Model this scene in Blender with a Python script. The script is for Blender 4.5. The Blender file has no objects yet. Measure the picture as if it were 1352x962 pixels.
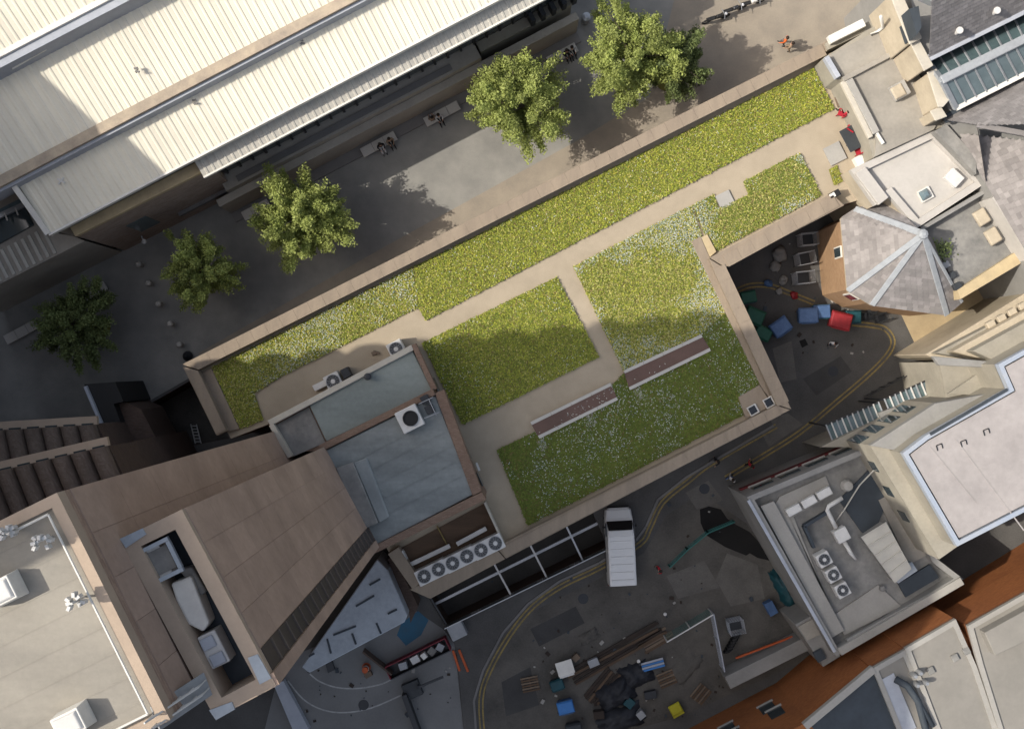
import bpy, bmesh, math, random
import numpy as np
from mathutils import Vector, Matrix
from mathutils.geometry import tessellate_polygon
random.seed(7); rng = np.random.default_rng(7)
scene = bpy.context.scene
COL = scene.collection
# ------------------------------------------------------------------ camera, sky, sun, exposure
HC, FP, CX, CY = 78.0, 1500.0, 676.0, 481.0      # drone height (m), focal length (photo px), photo centre
cam_d = bpy.data.cameras.new('camera'); cam = bpy.data.objects.new('camera', cam_d); COL.objects.link(cam)
cam.location = (0, 0, HC); cam.rotation_euler = (0, 0, 0)
cam_d.sensor_fit = 'HORIZONTAL'; cam_d.sensor_width = 36; cam_d.lens = 36*FP/1352; cam_d.clip_end = 2000
scene.camera = cam
SUN_EL = math.radians(46); SUN_TO = (1.0, 0.10)   # where the light travels to, on the map
w = bpy.data.worlds.new('World'); scene.world = w; w.use_nodes = True
nt = w.node_tree; bg = nt.nodes['Background']
sky = nt.nodes.new('ShaderNodeTexSky'); sky.sky_type = 'NISHITA'; sky.sun_disc = False
sky.sun_elevation = SUN_EL; sky.sun_rotation = math.atan2(-SUN_TO[0], -SUN_TO[1]); sky.air_density = 1.0; sky.dust_density = 4.0; sky.ozone_density = 0.3
hs = nt.nodes.new('ShaderNodeHueSaturation'); hs.inputs['Saturation'].default_value = 0.65
nt.links.new(sky.outputs[0], hs.inputs['Color']); nt.links.new(hs.outputs[0], bg.inputs[0]); bg.inputs[1].default_value = 0.1
sd = bpy.data.lights.new('sun', 'SUN'); sun = bpy.data.objects.new('sun', sd); COL.objects.link(sun)
sd.energy = 2.3; sd.angle = math.radians(0.45); sd.color = (1.0, .93, .82)
_t = Vector((SUN_TO[0], SUN_TO[1], 0)).normalized()
_d = Vector((_t.x*math.cos(SUN_EL), _t.y*math.cos(SUN_EL), -math.sin(SUN_EL)))
sun.rotation_euler = _d.to_track_quat('-Z', 'Y').to_euler(); sun.location = (-60, -6, 90)
scene.view_settings.view_transform = 'Standard'; scene.view_settings.look = 'None'
scene.view_settings.gamma = 1; scene.view_settings.exposure = 1.05
try: scene.view_settings.use_curve_mapping = False
except Exception: pass

# ------------------------------------------------------------------ helpers
def P(x, y, z=0.0):
    d = (HC - z)/FP
    return Vector(((x-CX)*d, (CY-y)*d, z))
def PX(pts, z): return [P(a, b, z) for a, b in pts]
MATS = {}
def M(name, c1, c2=None, rough=.85, big=.35, fine=9.0, fmix=.35, bump=.25, metal=0, brick=None, tone=0.0, spec=.3,
      streak=None, trans=0, emit=None, alpha=1, bdist=.02):
    """mottled procedural surface: big stains + fine grain, optional bricks (on the metric uv) or per-piece tone"""
    m = bpy.data.materials.new(name); m.use_nodes = True; n = m.node_tree.nodes; L = m.node_tree.links
    b = n['Principled BSDF']; b.inputs['Roughness'].default_value = rough; b.inputs['Metallic'].default_value = metal
    b.inputs['Specular IOR Level'].default_value = spec
    c2 = c2 or tuple(x*.72 for x in c1)
    g = n.new('ShaderNodeNewGeometry')
    n1 = n.new('ShaderNodeTexNoise'); n1.inputs['Scale'].default_value = big; n1.inputs['Detail'].default_value = 7; n1.inputs['Roughness'].default_value = .62
    n2 = n.new('ShaderNodeTexNoise'); n2.inputs['Scale'].default_value = fine; n2.inputs['Detail'].default_value = 6; n2.inputs['Roughness'].default_value = .7
    if streak:
        mp = n.new('ShaderNodeMapping'); mp.inputs['Rotation'].default_value = (0, 0, streak[0]); mp.inputs['Scale'].default_value = (streak[1], streak[2], 1)
        L.new(g.outputs['Position'], mp.inputs[0]); L.new(mp.outputs[0], n1.inputs['Vector'])
    else: L.new(g.outputs['Position'], n1.inputs['Vector'])
    L.new(g.outputs['Position'], n2.inputs['Vector'])
    r1 = n.new('ShaderNodeMapRange'); r1.inputs[1].default_value = .34; r1.inputs[2].default_value = .66; L.new(n1.outputs[0], r1.inputs[0])
    r2 = n.new('ShaderNodeMapRange'); r2.inputs[1].default_value = .3; r2.inputs[2].default_value = .7; L.new(n2.outputs[0], r2.inputs[0])
    mx = n.new('ShaderNodeMix'); mx.data_type = 'FLOAT'; mx.inputs[0].default_value = fmix; L.new(r1.outputs[0], mx.inputs[2]); L.new(r2.outputs[0], mx.inputs[3])
    cm = n.new('ShaderNodeMix'); cm.data_type = 'RGBA'; cm.inputs[6].default_value = (*c1, 1); cm.inputs[7].default_value = (*c2, 1); L.new(mx.outputs[0], cm.inputs[0])
    out = cm.outputs[2]; hsrc = n2.outputs[0]
    if brick:
        uv = n.new('ShaderNodeUVMap'); uv.uv_map = 'uv'
        bt = n.new('ShaderNodeTexBrick'); bt.inputs['Scale'].default_value = 1; bt.inputs['Brick Width'].default_value = brick[0]
        bt.inputs['Row Height'].default_value = brick[1]; bt.inputs['Mortar Size'].default_value = brick[2]; bt.inputs['Mortar Smooth'].default_value = .3
        bt.inputs['Color1'].default_value = (1, 1, 1, 1); bt.inputs['Color2'].default_value = (.74, .7, .68, 1); bt.inputs['Mortar'].default_value = (*brick[3], 1)
        L.new(uv.outputs[0], bt.inputs['Vector'])
        mu = n.new('ShaderNodeMix'); mu.data_type = 'RGBA'; mu.blend_type = 'MULTIPLY'; mu.inputs[0].default_value = 1
        L.new(out, mu.inputs[6]); L.new(bt.outputs['Color'], mu.inputs[7]); out = mu.outputs[2]; hsrc = bt.outputs['Fac']
    if tone:
        at = n.new('ShaderNodeAttribute'); at.attribute_name = 'tone'
        rr = n.new('ShaderNodeMapRange'); rr.inputs[3].default_value = 1-tone; rr.inputs[4].default_value = 1+tone; L.new(at.outputs['Fac'], rr.inputs[0])
        mu = n.new('ShaderNodeMix'); mu.data_type = 'RGBA'; mu.blend_type = 'MULTIPLY'; mu.inputs[0].default_value = 1
        L.new(out, mu.inputs[6]); L.new(rr.outputs[0], mu.inputs[7]); out = mu.outputs[2]
    L.new(out, b.inputs['Base Color'])
    if bump:
        bp = n.new('ShaderNodeBump'); bp.inputs['Strength'].default_value = bump; bp.inputs['Distance'].default_value = bdist
        if brick: bp.invert = True
        L.new(hsrc, bp.inputs['Height']); L.new(bp.outputs[0], b.inputs['Normal'])
    if trans:
        tr = n.new('ShaderNodeBsdfTranslucent'); L.new(out, tr.inputs[0]); ms = n.new('ShaderNodeMixShader'); ms.inputs[0].default_value = trans
        L.new(b.outputs[0], ms.inputs[1]); L.new(tr.outputs[0], ms.inputs[2]); L.new(ms.outputs[0], n['Material Output'].inputs[0])
    if alpha < 1: b.inputs['Alpha'].default_value = alpha
    MATS[name] = m
    return m

class MB:
    def __init__(s): s.v = []; s.f = []; s.m = []; s.t = []
    def face(s, pts, mi=0, tone=.5):
        k = len(s.v); s.v += [tuple(p) for p in pts]; s.f.append(tuple(range(k, k+len(pts)))); s.m.append(mi); s.t.append(tone); return s
    def mesh(s, vs, fs, mi=0, tone=.5):
        k = len(s.v); s.v += [tuple(p) for p in vs]
        for f in fs: s.f.append(tuple(i+k for i in f)); s.m.append(mi); s.t.append(tone)
        return s
    def prism(s, pts, z1, z0, mi=0, side=None, tone=.5, bottom=True):
        """vertical prism over an outline (x, y taken from pts)"""
        a = sum(pts[i][0]*pts[(i+1) % len(pts)][1]-pts[(i+1) % len(pts)][0]*pts[i][1] for i in range(len(pts)))
        if a < 0: pts = pts[::-1]
        n = len(pts); top = [(p[0], p[1], z1) for p in pts]; bot = [(p[0], p[1], z0) for p in pts]
        k = len(s.v); s.v += top+bot
        s.f.append(tuple(range(k, k+n))); s.m.append(mi); s.t.append(tone)
        if bottom: s.f.append(tuple(range(k+2*n-1, k+n-1, -1))); s.m.append(mi); s.t.append(tone)
        for i in range(n):
            j = (i+1) % n
            s.f.append((k+i, k+n+i, k+n+j, k+j)); s.m.append(mi if side is None else side); s.t.append(tone)
        return s
    def box(s, c, size, rz=0, mi=0, tone=.5, taper=1.0):
        """c = centre of the BASE"""
        x, y, h = size[0]/2, size[1]/2, size[2]; ca, sa = math.cos(rz), math.sin(rz); vs = []
        for zz, t in ((0, 1.0), (h, taper)):
            for dx, dy in ((-x, -y), (x, -y), (x, y), (-x, y)):
                vs.append((c[0]+dx*t*ca-dy*t*sa, c[1]+dx*t*sa+dy*t*ca, c[2]+zz))
        return s.mesh(vs, [(3, 2, 1, 0), (4, 5, 6, 7), (0, 1, 5, 4), (1, 2, 6, 5), (2, 3, 7, 6), (3, 0, 4, 7)], mi, tone)
    def bar(s, a, b, wd, ht, mi=0, tone=.5):
        """box beam from a to b (centre line)"""
        a = Vector(a); b = Vector(b); d = (b-a).normalized()
        up = Vector((0, 0, 1)) if abs(d.z) < .95 else Vector((0, 1, 0))
        r = d.cross(up).normalized(); u = r.cross(d)
        vs = []
        for q in (a, b):
            for i, j in ((-1, -1), (1, -1), (1, 1), (-1, 1)): vs.append(q+r*i*wd/2+u*j*ht/2)
        return s.mesh(vs, [(0, 1, 2, 3), (7, 6, 5, 4), (0, 4, 5, 1), (1, 5, 6, 2), (2, 6, 7, 3), (3, 7, 4, 0)], mi, tone)
    def tube(s, pts, r, n=8, mi=0, tone=.5, r2=None):
        pts = [Vector(p) for p in pts]; k = len(s.v); m = len(pts)
        for i, p in enumerate(pts):
            d = (pts[min(i+1, m-1)]-pts[max(i-1, 0)]).normalized()
            up = Vector((0, 0, 1)) if abs(d.z) < .9 else Vector((1, 0, 0))
            a = d.cross(up).normalized(); b = d.cross(a)
            rr = r if r2 is None else r+(r2-r)*i/(m-1)
            for q in range(n):
                t = 2*math.pi*q/n; s.v.append(tuple(p+a*rr*math.cos(t)+b*rr*math.sin(t)))
        for i in range(m-1):
            for q in range(n):
                s.f.append((k+i*n+q, k+i*n+(q+1) % n, k+(i+1)*n+(q+1) % n, k+(i+1)*n+q)); s.m.append(mi); s.t.append(tone)
        s.f.append(tuple(k+q for q in range(n))[::-1]); s.m.append(mi); s.t.append(tone)
        s.f.append(tuple(k+(m-1)*n+q for q in range(n))); s.m.append(mi); s.t.append(tone)
        return s
    def lathe(s, c, prof, n=16, mi=0, tone=.5, cap=True):
        k = len(s.v); m = len(prof)
        for r, z in prof:
            for q in range(n):
                t = 2*math.pi*q/n; s.v.append((c[0]+r*math.cos(t), c[1]+r*math.sin(t), c[2]+z))
        for i in range(m-1):
            for q in range(n):
                s.f.append((k+i*n+q, k+i*n+(q+1) % n, k+(i+1)*n+(q+1) % n, k+(i+1)*n+q)); s.m.append(mi); s.t.append(tone)
        if cap:
            s.f.append(tuple(k+q for q in range(n))[::-1]); s.m.append(mi); s.t.append(tone)
            s.f.append(tuple(k+(m-1)*n+q for q in range(n))); s.m.append(mi); s.t.append(tone)
        return s
    def strip(s, line, wd, mi=0, tone=.5):
        """flat ribbon along a polyline"""
        line = [Vector(p) for p in line]; L = []; R = []
        for i, p in enumerate(line):
            d = (line[min(i+1, len(line)-1)]-line[max(i-1, 0)]); d.z = 0; d.normalize(); nn = Vector((-d.y, d.x, 0))
            L.append(p+nn*wd/2); R.append(p-nn*wd/2)
        for i in range(len(line)-1): s.face([R[i], R[i+1], L[i+1], L[i]], mi, tone)
        return s
    def data(s, name, mats):
        me = bpy.data.meshes.new(name); me.from_pydata(s.v, [], s.f)
        for m in (mats if isinstance(mats, (list, tuple)) else [mats]): me.materials.append(MATS[m] if isinstance(m, str) else m)
        me.polygons.foreach_set('material_index', s.m)
        at = me.attributes.new('tone', 'FLOAT', 'FACE'); at.data.foreach_set('value', s.t)
        uv = me.uv_layers.new(name='uv'); me.update()
        co = np.array(s.v, dtype=float)
        ul = np.zeros((len(me.loops), 2))
        for p in me.polygons:
            nx, ny, nz = p.normal
            idx = np.array(p.vertices); c = co[idx]
            if abs(nz) > .9: q = np.stack([c[:, 0], c[:, 1]], 1)
            else:
                l = math.hypot(nx, ny); tx, ty = -ny/l, nx/l
                q = np.stack([c[:, 0]*tx+c[:, 1]*ty, c[:, 2]/max(.25, l)], 1)
            ul[p.loop_start:p.loop_start+p.loop_total] = q
        uv.data.foreach_set('uv', ul.ravel())
        return me
    def build(s, name, mats, parent=None, smooth=False, bevel=0, seg=1, **props):
        if parent is not None:
            o = parent.matrix_world if False else None
            l = WL[parent.name]; s.v = [(a-l[0], b-l[1], c-l[2]) for a, b, c in s.v]
        me = s.data(name, mats)
        ob = link(name, me, parent, (0, 0, 0))
        return finish(ob, smooth, bevel, seg, props)
WL = {}     # world location of every object that gets children
def finish(ob, smooth=False, bevel=0, seg=1, props=None):
    if smooth:
        ob.data.polygons.foreach_set('use_smooth', [True]*len(ob.data.polygons))
    if bevel:
        md = ob.modifiers.new('bevel', 'BEVEL'); md.width = bevel; md.segments = seg; md.limit_method = 'ANGLE'; md.angle_limit = math.radians(40)
    for k, v in (props or {}).items(): ob[k] = v
    return ob
def link(name, me, parent, loc=(0, 0, 0), rz=0):
    ob = bpy.data.objects.new(name, me); COL.objects.link(ob); ob.location = loc; ob.rotation_euler = (0, 0, rz)
    if parent is not None:
        ob.parent = parent; a = WL[parent.name]; WL[ob.name] = tuple(a[i]+loc[i] for i in range(3))
    else: WL[ob.name] = tuple(loc)
    return ob
def thing(name, label, cat, loc=(0, 0, 0), rz=0, group=None):
    o = link(name, None, None, loc, rz); o['label'] = label; o['category'] = cat
    o.empty_display_size = .2
    if group: o['group'] = group
    return o
def T(ob, label, cat, group=None):
    ob['label'] = label; ob['category'] = cat
    if group: ob['group'] = group
    return ob
def dup(root, loc, rz=0, label=None, group=None, scale=None, mats=None):
    def cp(o, par):
        c = o.copy(); COL.objects.link(c)
        if par is not None: c.parent = par
        for ch in list(o.children): cp(ch, c)
        return c
    r = cp(root, None); r.location = loc; r.rotation_euler = (0, 0, rz)
    if label: r['label'] = label
    if group: r['group'] = group
    if scale: r.scale = scale
    return r
def recolor(root, table):
    """own colours for a copy: the shared mesh keeps its data, the slots are set on the object"""
    for o in [root]+list(root.children_recursive):
        if o.type != 'MESH': continue
        for sl in o.material_slots:
            nm = sl.material.name if sl.material else ''
            if nm in table: sl.link = 'OBJECT'; sl.material = MATS[table[nm]]
def ang(a, b, z=0):
    p = P(*a, z); q = P(*b, z); return math.atan2(q.y-p.y, q.x-p.x)
def inset(pts, d):
    """offset an outline inward by d metres"""
    a = sum(pts[i].x*pts[(i+1) % len(pts)].y-pts[(i+1) % len(pts)].x*pts[i].y for i in range(len(pts)))
    if a < 0: pts = pts[::-1]
    n = len(pts); out = []
    for i in range(n):
        p0, p1, p2 = pts[i-1], pts[i], pts[(i+1) % n]
        d1 = Vector((p1.x-p0.x, p1.y-p0.y)).normalized(); d2 = Vector((p2.x-p1.x, p2.y-p1.y)).normalized()
        n1 = Vector((-d1.y, d1.x)); n2 = Vector((-d2.y, d2.x)); bis = (n1+n2)
        bis = bis/max(.3, bis.dot(n1)) if bis.length > 1e-6 else n1
        out.append(Vector((p1.x+bis.x*d, p1.y+bis.y*d, p1.z)))
    return pts, out
def ring(mb, pts, wd, z1, z0, mi=0):
    """parapet: a closed wall of width wd along the inside of an outline"""
    o, i = inset(pts, wd); n = len(o)
    for k in range(n):
        j = (k+1) % n
        A, B, C, D = o[k], o[j], i[j], i[k]
        mb.face([(A.x, A.y, z1), (B.x, B.y, z1), (C.x, C.y, z1), (D.x, D.y, z1)], mi)
        mb.face([(A.x, A.y, z0), (B.x, B.y, z0), (B.x, B.y, z1), (A.x, A.y, z1)], mi)
        mb.face([(C.x, C.y, z0), (D.x, D.y, z0), (D.x, D.y, z1), (C.x, C.y, z1)], mi)
    return mb
def lerp(a, b, t): return a+(b-a)*t
def wallbox(mb, a, b, s0, s1, z0, z1, depth, off=0.0, mi=0, tone=.5):
    """box standing proud of the wall a->b (outward = right of a->b); s in metres along the wall"""
    d = Vector((b.x-a.x, b.y-a.y, 0)); L = d.length; d.normalize(); n = Vector((d.y, -d.x, 0))
    pts = [a+d*s0+n*off, a+d*s1+n*off, a+d*s1+n*(off+depth), a+d*s0+n*(off+depth)]
    return mb.prism([(p.x, p.y) for p in pts], z1, z0, mi, tone=tone)

# ------------------------------------------------------------------ materials
M('asphalt', (.11, .106, .1), (.05, .048, .046), rough=.93, big=.3, fine=11, fmix=.45, bump=.4)
M('asphalt_yard', (.13, .12, .105), (.05, .047, .043), rough=.93, big=.35, fine=8, bump=.4)
M('ground_black', (.008, .008, .008), (.014, .013, .012), rough=.9, fine=5)  # near-black ground colour, also on the drain cover
M('plaza', (.275, .268, .245), (.165, .163, .155), rough=.9, big=.45, fine=16, bump=.2)
M('pavement', (.30, .26, .205), (.20, .175, .145), rough=.9, big=.5, fine=10)
M('sand_paving', (.42, .33, .2), (.27, .21, .13), rough=.9, big=.5, fine=9)
M('yard_concrete', (.2, .2, .195), (.14, .14, .138), rough=.9, big=.3, fine=7)
M('blue_paint', (.03, .12, .2), (.05, .1, .14), rough=.8, big=1.2, fmix=.5)
M('yellow_paint', (.36, .26, .075), (.075, .068, .055), rough=.85, big=1.4, fine=9, fmix=.55)
M('white_paint', (.45, .45, .43), (.22, .22, .22), rough=.8, big=2, fine=12, fmix=.5)
M('kerb', (.2, .19, .18), (.13, .125, .12), fine=12)
M('resin_path', (.4, .335, .25), (.26, .22, .16), rough=.95, big=.7, fine=22, fmix=.6, bump=.35)
M('coping', (.29, .235, .175), (.2, .162, .125), rough=.9, big=.8, fine=9, streak=(.46, 1.5, .25))
M('coping_pale', (.5, .46, .38), (.38, .35, .3), rough=.9, big=.8, fine=7)
M('podium_brick', (.27, .19, .14), (.19, .13, .1), brick=(.225, .075, .012, (.7, .66, .6)), bump=.4)
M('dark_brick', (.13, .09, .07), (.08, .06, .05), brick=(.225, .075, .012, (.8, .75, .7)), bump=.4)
M('scallop_brick', (.15, .115, .095), (.095, .075, .063), big=.5, brick=(.3, .1, .012, (.85, .82, .78)), bump=.3)
M('tower_brick', (.4, .29, .225), (.28, .2, .155), big=.25, brick=(.3, .1, .012, (.85, .82, .78)), bump=.3)
for i, k in enumerate((1.0, .95, 1.05, .98)):
    M('tower_panel%d' % i, (.44*k, .32*k, .25*k), (.29*k, .21*k, .165*k), big=.45, fine=4, fmix=.35, bump=.15, streak=(0, 1, 1))
M('slot_rib', (.15, .12, .1), (.1, .08, .07))
M('slot_dark', (.07, .055, .05), (.045, .04, .038), rough=.5, fine=4)
M('beige_roof', (.32, .295, .25), (.22, .205, .178), rough=.9, big=.6, fine=5, streak=(.5, .35, 1.3))
M('beige_wall', (.42, .33, .25), (.33, .26, .2), big=.6)
M('felt_green', (.25, .28, .26), (.15, .17, .16), rough=.7, big=.4, fine=4, streak=(-.46, .3, 1.4), spec=.35)
M('felt_blue', (.25, .27, .262), (.125, .137, .135), rough=.6, big=.5, fine=3, streak=(-.46, .25, 1.5), spec=.4)
M('felt_light', (.28, .3, .295), (.18, .195, .195), rough=.6, big=.6, fine=4)
M('lead', (.33, .35, .37), (.25, .265, .28), rough=.55, big=1.5, fine=6)
M('white_membrane', (.4, .44, .48), (.27, .3, .33), rough=.7, big=.5, fine=4)
M('white_sheet', (.78, .73, .6), (.68, .635, .525), rough=.55, big=.4, fine=6, fmix=.25, bump=.08)
M('white_sheet_b', (.73, .685, .57), (.64, .6, .5), rough=.55, big=.4, fine=6, fmix=.25, bump=.08)
M('white_trim', (.72, .7, .64), (.55, .53, .49), rough=.6, big=1)
M('translucent_sheet', (.5, .48, .42), (.37, .355, .32), rough=.6, big=.8, fine=8)
M('gutter_tan', (.46, .38, .28), (.26, .22, .18), big=1.1, fine=5)
M('pale_blue_wall', (.4, .42, .46), (.3, .32, .36), big=.8)
M('hall_stone', (.38, .35, .3), (.26, .24, .21), big=.5, fine=6)
M('hall_brick', (.4, .32, .265), (.3, .24, .2), brick=(.4, .15, .012, (.8, .77, .72)), bump=.3)
M('coping_tan', (.5, .4, .24), (.34, .27, .17), big=.9, fine=5)  # light tan stone
M('glass', (.04, .055, .06), (.03, .04, .045), rough=.08, bump=0, spec=.8)
M('glass_pale', (.15, .2, .22), (.1, .14, .155), rough=.12, bump=0, spec=.8, big=1.2)
M('glass_teal', (.1, .15, .155), (.06, .09, .1), rough=.15, bump=0, spec=.8, big=1.5)
M('dull_roof', (.25, .235, .21), (.19, .18, .16), rough=.8, big=.35, fine=3)
M('white_roof', (.37, .342, .33), (.255, .236, .228), rough=.7, big=.5, fine=3)
M('white_flat', (.46, .435, .4), (.38, .36, .33), rough=.8, big=.5, fine=4)
M('blue_trim', (.27, .32, .4), (.35, .37, .4), rough=.5, big=1.2)
M('flat_beige', (.33, .305, .262), (.215, .2, .175), rough=.9, big=.45, fine=5)
M('flat_grey', (.28, .27, .25), (.13, .13, .125), rough=.9, big=.7, fine=4)
M('flat_dark', (.05, .062, .075), (.035, .042, .05), rough=.7, big=.6, fine=4)
M('cream_stone', (.47, .405, .305), (.33, .285, .215), big=.7, fine=6)
M('facade_stone', (.33, .305, .25), (.225, .208, .172), big=.6, fine=6)
M('facade_grey', (.27, .265, .25), (.19, .185, .175), big=.5, fine=6)
M('slate', (.25, .235, .23), (.17, .16, .158), rough=.75, tone=.17, big=.8, fine=8)
M('slate_warm', (.27, .25, .238), (.185, .17, .163), rough=.8, tone=.18, big=.8, fine=8)
M('orange_brick', (.36, .135, .045), (.26, .095, .035), brick=(.225, .075, .011, (.8, .75, .68)), bump=.35, big=.35)
M('sandy_brick', (.42, .275, .165), (.32, .21, .125), brick=(.225, .075, .011, (.85, .8, .72)), bump=.35, big=.5)
M('red_fascia', (.14, .015, .018), (.08, .012, .014), rough=.5)
M('concrete', (.35, .335, .305), (.25, .24, .22), fine=8)
M('bench_stone', (.47, .45, .41), (.36, .345, .32), fine=9)
M('steel', (.42, .43, .44), (.32, .33, .34), rough=.4, metal=.6, bump=.05)
M('dark_steel', (.045, .048, .052), (.03, .032, .036), rough=.45, metal=.3, bump=.05)
M('white_metal', (.62, .61, .58), (.5, .49, .47), rough=.5, bump=.08, big=1.5)
M('grey_metal', (.33, .34, .35), (.24, .25, .26), rough=.5, bump=.08, big=1.5)
M('black', (.012, .012, .013), (.02, .02, .02), rough=.6, bump=.05)
M('rubber', (.02, .02, .021), (.028, .028, .028), rough=.85)
M('van_paint', (.66, .66, .65), (.6, .6, .59), rough=.28, bump=0, spec=.6, big=.5)
M('windscreen', (.008, .01, .012), (.012, .014, .016), rough=.05, bump=0, spec=.8)
M('lamp_lens', (.6, .6, .62), rough=.1, bump=0, spec=.9)
M('tail_lens', (.3, .01, .01), rough=.2, bump=0, spec=.7)
M('bin_blue', (.07, .13, .25), (.04, .08, .17), rough=.6, big=3, fmix=.5)
M('bin_blue_lid', (.11, .18, .33), (.06, .11, .22), rough=.6, big=3, fmix=.5)
M('bin_red', (.3, .025, .03), (.18, .015, .02), rough=.55, big=3, fmix=.5)
M('bin_green', (.02, .1, .06), (.015, .075, .045), rough=.5, big=2)
M('bin_teal', (.012, .065, .08), (.01, .045, .055), rough=.5, big=2)
M('bin_grey', (.045, .05, .055), (.03, .034, .038), rough=.5, big=2)
M('bright_blue', (.05, .19, .48), (.04, .15, .38), rough=.5, big=2)
M('yellow_plastic', (.42, .38, .02), (.32, .29, .02), rough=.5, big=2)
M('orange_plastic', (.5, .1, .03), (.36, .075, .025), rough=.6, big=2)
M('red_metal', (.2, .015, .03), (.13, .012, .02), rough=.5, big=2)
M('teal_mesh', (.03, .14, .12), (.02, .1, .09), rough=.6)
M('timber', (.13, .085, .055), (.07, .048, .033), rough=.9, streak=(.46, .6, 5))
M('timber_dark', (.05, .036, .028), (.03, .024, .02), rough=.9, streak=(.46, .6, 5))
M('timber_pale', (.2, .15, .105), (.12, .09, .068), rough=.9)
M('tarp_black', (.015, .016, .02), (.03, .032, .038), rough=.6, big=2, fine=6, bump=.6)
M('sack', (.25, .24, .22), (.15, .145, .135), rough=.9, fine=6, bump=.6)
M('planter_soil', (.15, .095, .078), (.09, .06, .05), rough=.95, fine=12, bump=.5)
M('soil', (.2, .19, .045), (.13, .125, .035), rough=1, big=.8, fine=6, fmix=.5, bump=.6, bdist=.05)
M('bark', (.1, .08, .06), (.06, .048, .037), rough=.95, fine=14, bump=.7)
M('leaf', (.36, .4, .12), (.23, .28, .075), rough=.6, big=1.1, fine=3, fmix=.5, bump=0, trans=.3, tone=.45)
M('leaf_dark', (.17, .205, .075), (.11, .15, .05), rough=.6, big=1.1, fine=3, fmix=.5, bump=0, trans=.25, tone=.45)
M('grass_lush_shade', (.15, .19, .032), (.085, .12, .022), rough=.75, big=.8, fine=3, fmix=.45, bump=0, trans=.1, tone=.35)  # greener grass, darkened so its colour carries the south bed's shade
M('grass_dry', (.5, .46, .17), (.37, .345, .11), rough=.8, big=.6, fine=4, fmix=.5, bump=0, trans=.2, tone=.35)
M('grass_brown', (.22, .15, .07), (.14, .1, .05), rough=.9, fine=4, bump=0, tone=.3)
M('grass', (.36, .375, .05), (.25, .28, .036), rough=.75, big=.55, fine=3, fmix=.45, bump=0, trans=.12, tone=.3)
M('grass_deep', (.185, .23, .04), (.11, .15, .027), rough=.75, big=.7, fine=3, fmix=.45, bump=0, trans=.12, tone=.3)
M('flower_white', (.62, .64, .56), (.46, .5, .42), rough=.7, bump=0, trans=.2)
M('flower_blue', (.3, .36, .36), (.19, .26, .22), rough=.7, bump=0, trans=.2)
M('flower_yellow', (.62, .52, .08), (.5, .44, .08), rough=.7, bump=0, trans=.2)
M('flower_orange', (.7, .25, .04), rough=.7, bump=0)
M('skin', (.5, .3, .21), rough=.6, bump=0)
M('hair', (.03, .02, .014), rough=.7, bump=.3)
for nm, c in dict(cl_black=(.012, .012, .014), cl_white=(.62, .62, .62), cl_orange=(.62, .13, .03), cl_red=(.38, .02, .035), cl_navy=(.02, .03, .07),
                  cl_blue=(.09, .16, .34), cl_grey=(.12, .12, .125), cl_tan=(.3, .22, .15)).items(): M(nm, c, rough=.9, bump=.1, big=4)
M('asphalt_patch', (.07, .068, .066), (.045, .044, .043), rough=.95, big=.6, fine=12, bump=.4)
M('asphalt_pale', (.15, .14, .125), (.085, .08, .073), rough=.95, big=.8, fine=9, fmix=.5, bump=.4)
# ------------------------------------------------------------------ ground
PIT_S = PX([(556, 772), (775, 660), (803, 721), (588, 825)], 0)
PIT_W = PX([(186, 540), (250, 503), (303, 578), (216, 596)], 0)
R = 300
outer = [Vector((-R, -R, 0)), Vector((R, -R, 0)), Vector((R, R, 0)), Vector((-R, R, 0))]
loops = [outer, PIT_S, PIT_W]; flat = [p for l in loops for p in l]
mb = MB(); tri = tessellate_polygon(loops)
for t in tri:
    a, b, c = (flat[i] for i in t)
    if (b-a).cross(c-a).z < 0: b, c = c, b
    mb.face([a, b, c])
g = mb.build('ground', 'asphalt'); g['kind'] = 'structure'
def sheet(name, px, z, m):
    o = MB().prism(PX(px, z), z, z-.003, bottom=False).build(name, m); o['kind'] = 'structure'; return o
sheet('plaza_paving', [(-150, 330), (150, 330), (300, 235), (700, 20), (900, -120), (1300, -120), (1160, 60), (1090, 78), (700, 275), (262, 492), (185, 536), (110, 575), (-150, 640)], .004, 'plaza')
sheet('footpath', [(262, 466), (500, 330), (758, 188), (858, 128), (905, -60), (1250, -60), (1150, 40), (1090, 80), (700, 278), (268, 494)], .008, 'pavement')
sheet('yard', [(640, 860), (700, 808), (790, 764), (850, 730), (880, 680), (925, 650), (985, 690), (1065, 800), (1065, 870), (900, 945), (700, 1000), (645, 1000)], .004, 'asphalt_yard')
sheet('service_yard', [(340, 1000), (365, 900), (400, 860), (540, 800), (585, 830), (600, 850), (612, 962), (614, 1000)], .004, 'yard_concrete')
sheet('lane_paving', [(1185, 405), (1260, 360), (1400, 330), (1400, 420), (1218, 475)], .006, 'sand_paving')
sheet('blue_ground_patch', [(524, 838), (530, 822), (552, 806), (566, 818), (556, 838), (536, 852)], .012, 'blue_paint')
for k, px in enumerate([[(924, 672), (936, 668), (952, 672), (960, 684), (968, 690), (990, 702), (1003, 716), (1022, 732), (1026, 742), (1000, 736), (990, 730), (985, 733), (958, 722), (932, 706), (925, 690)]]):
    sheet('black_ground_patch', px, .010, 'ground_black')  # irregular near-black area on the ground
sheet('drain_cover', [(1055, 450), (1063, 447), (1067, 455), (1059, 459)], .011, 'ground_black')
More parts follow.
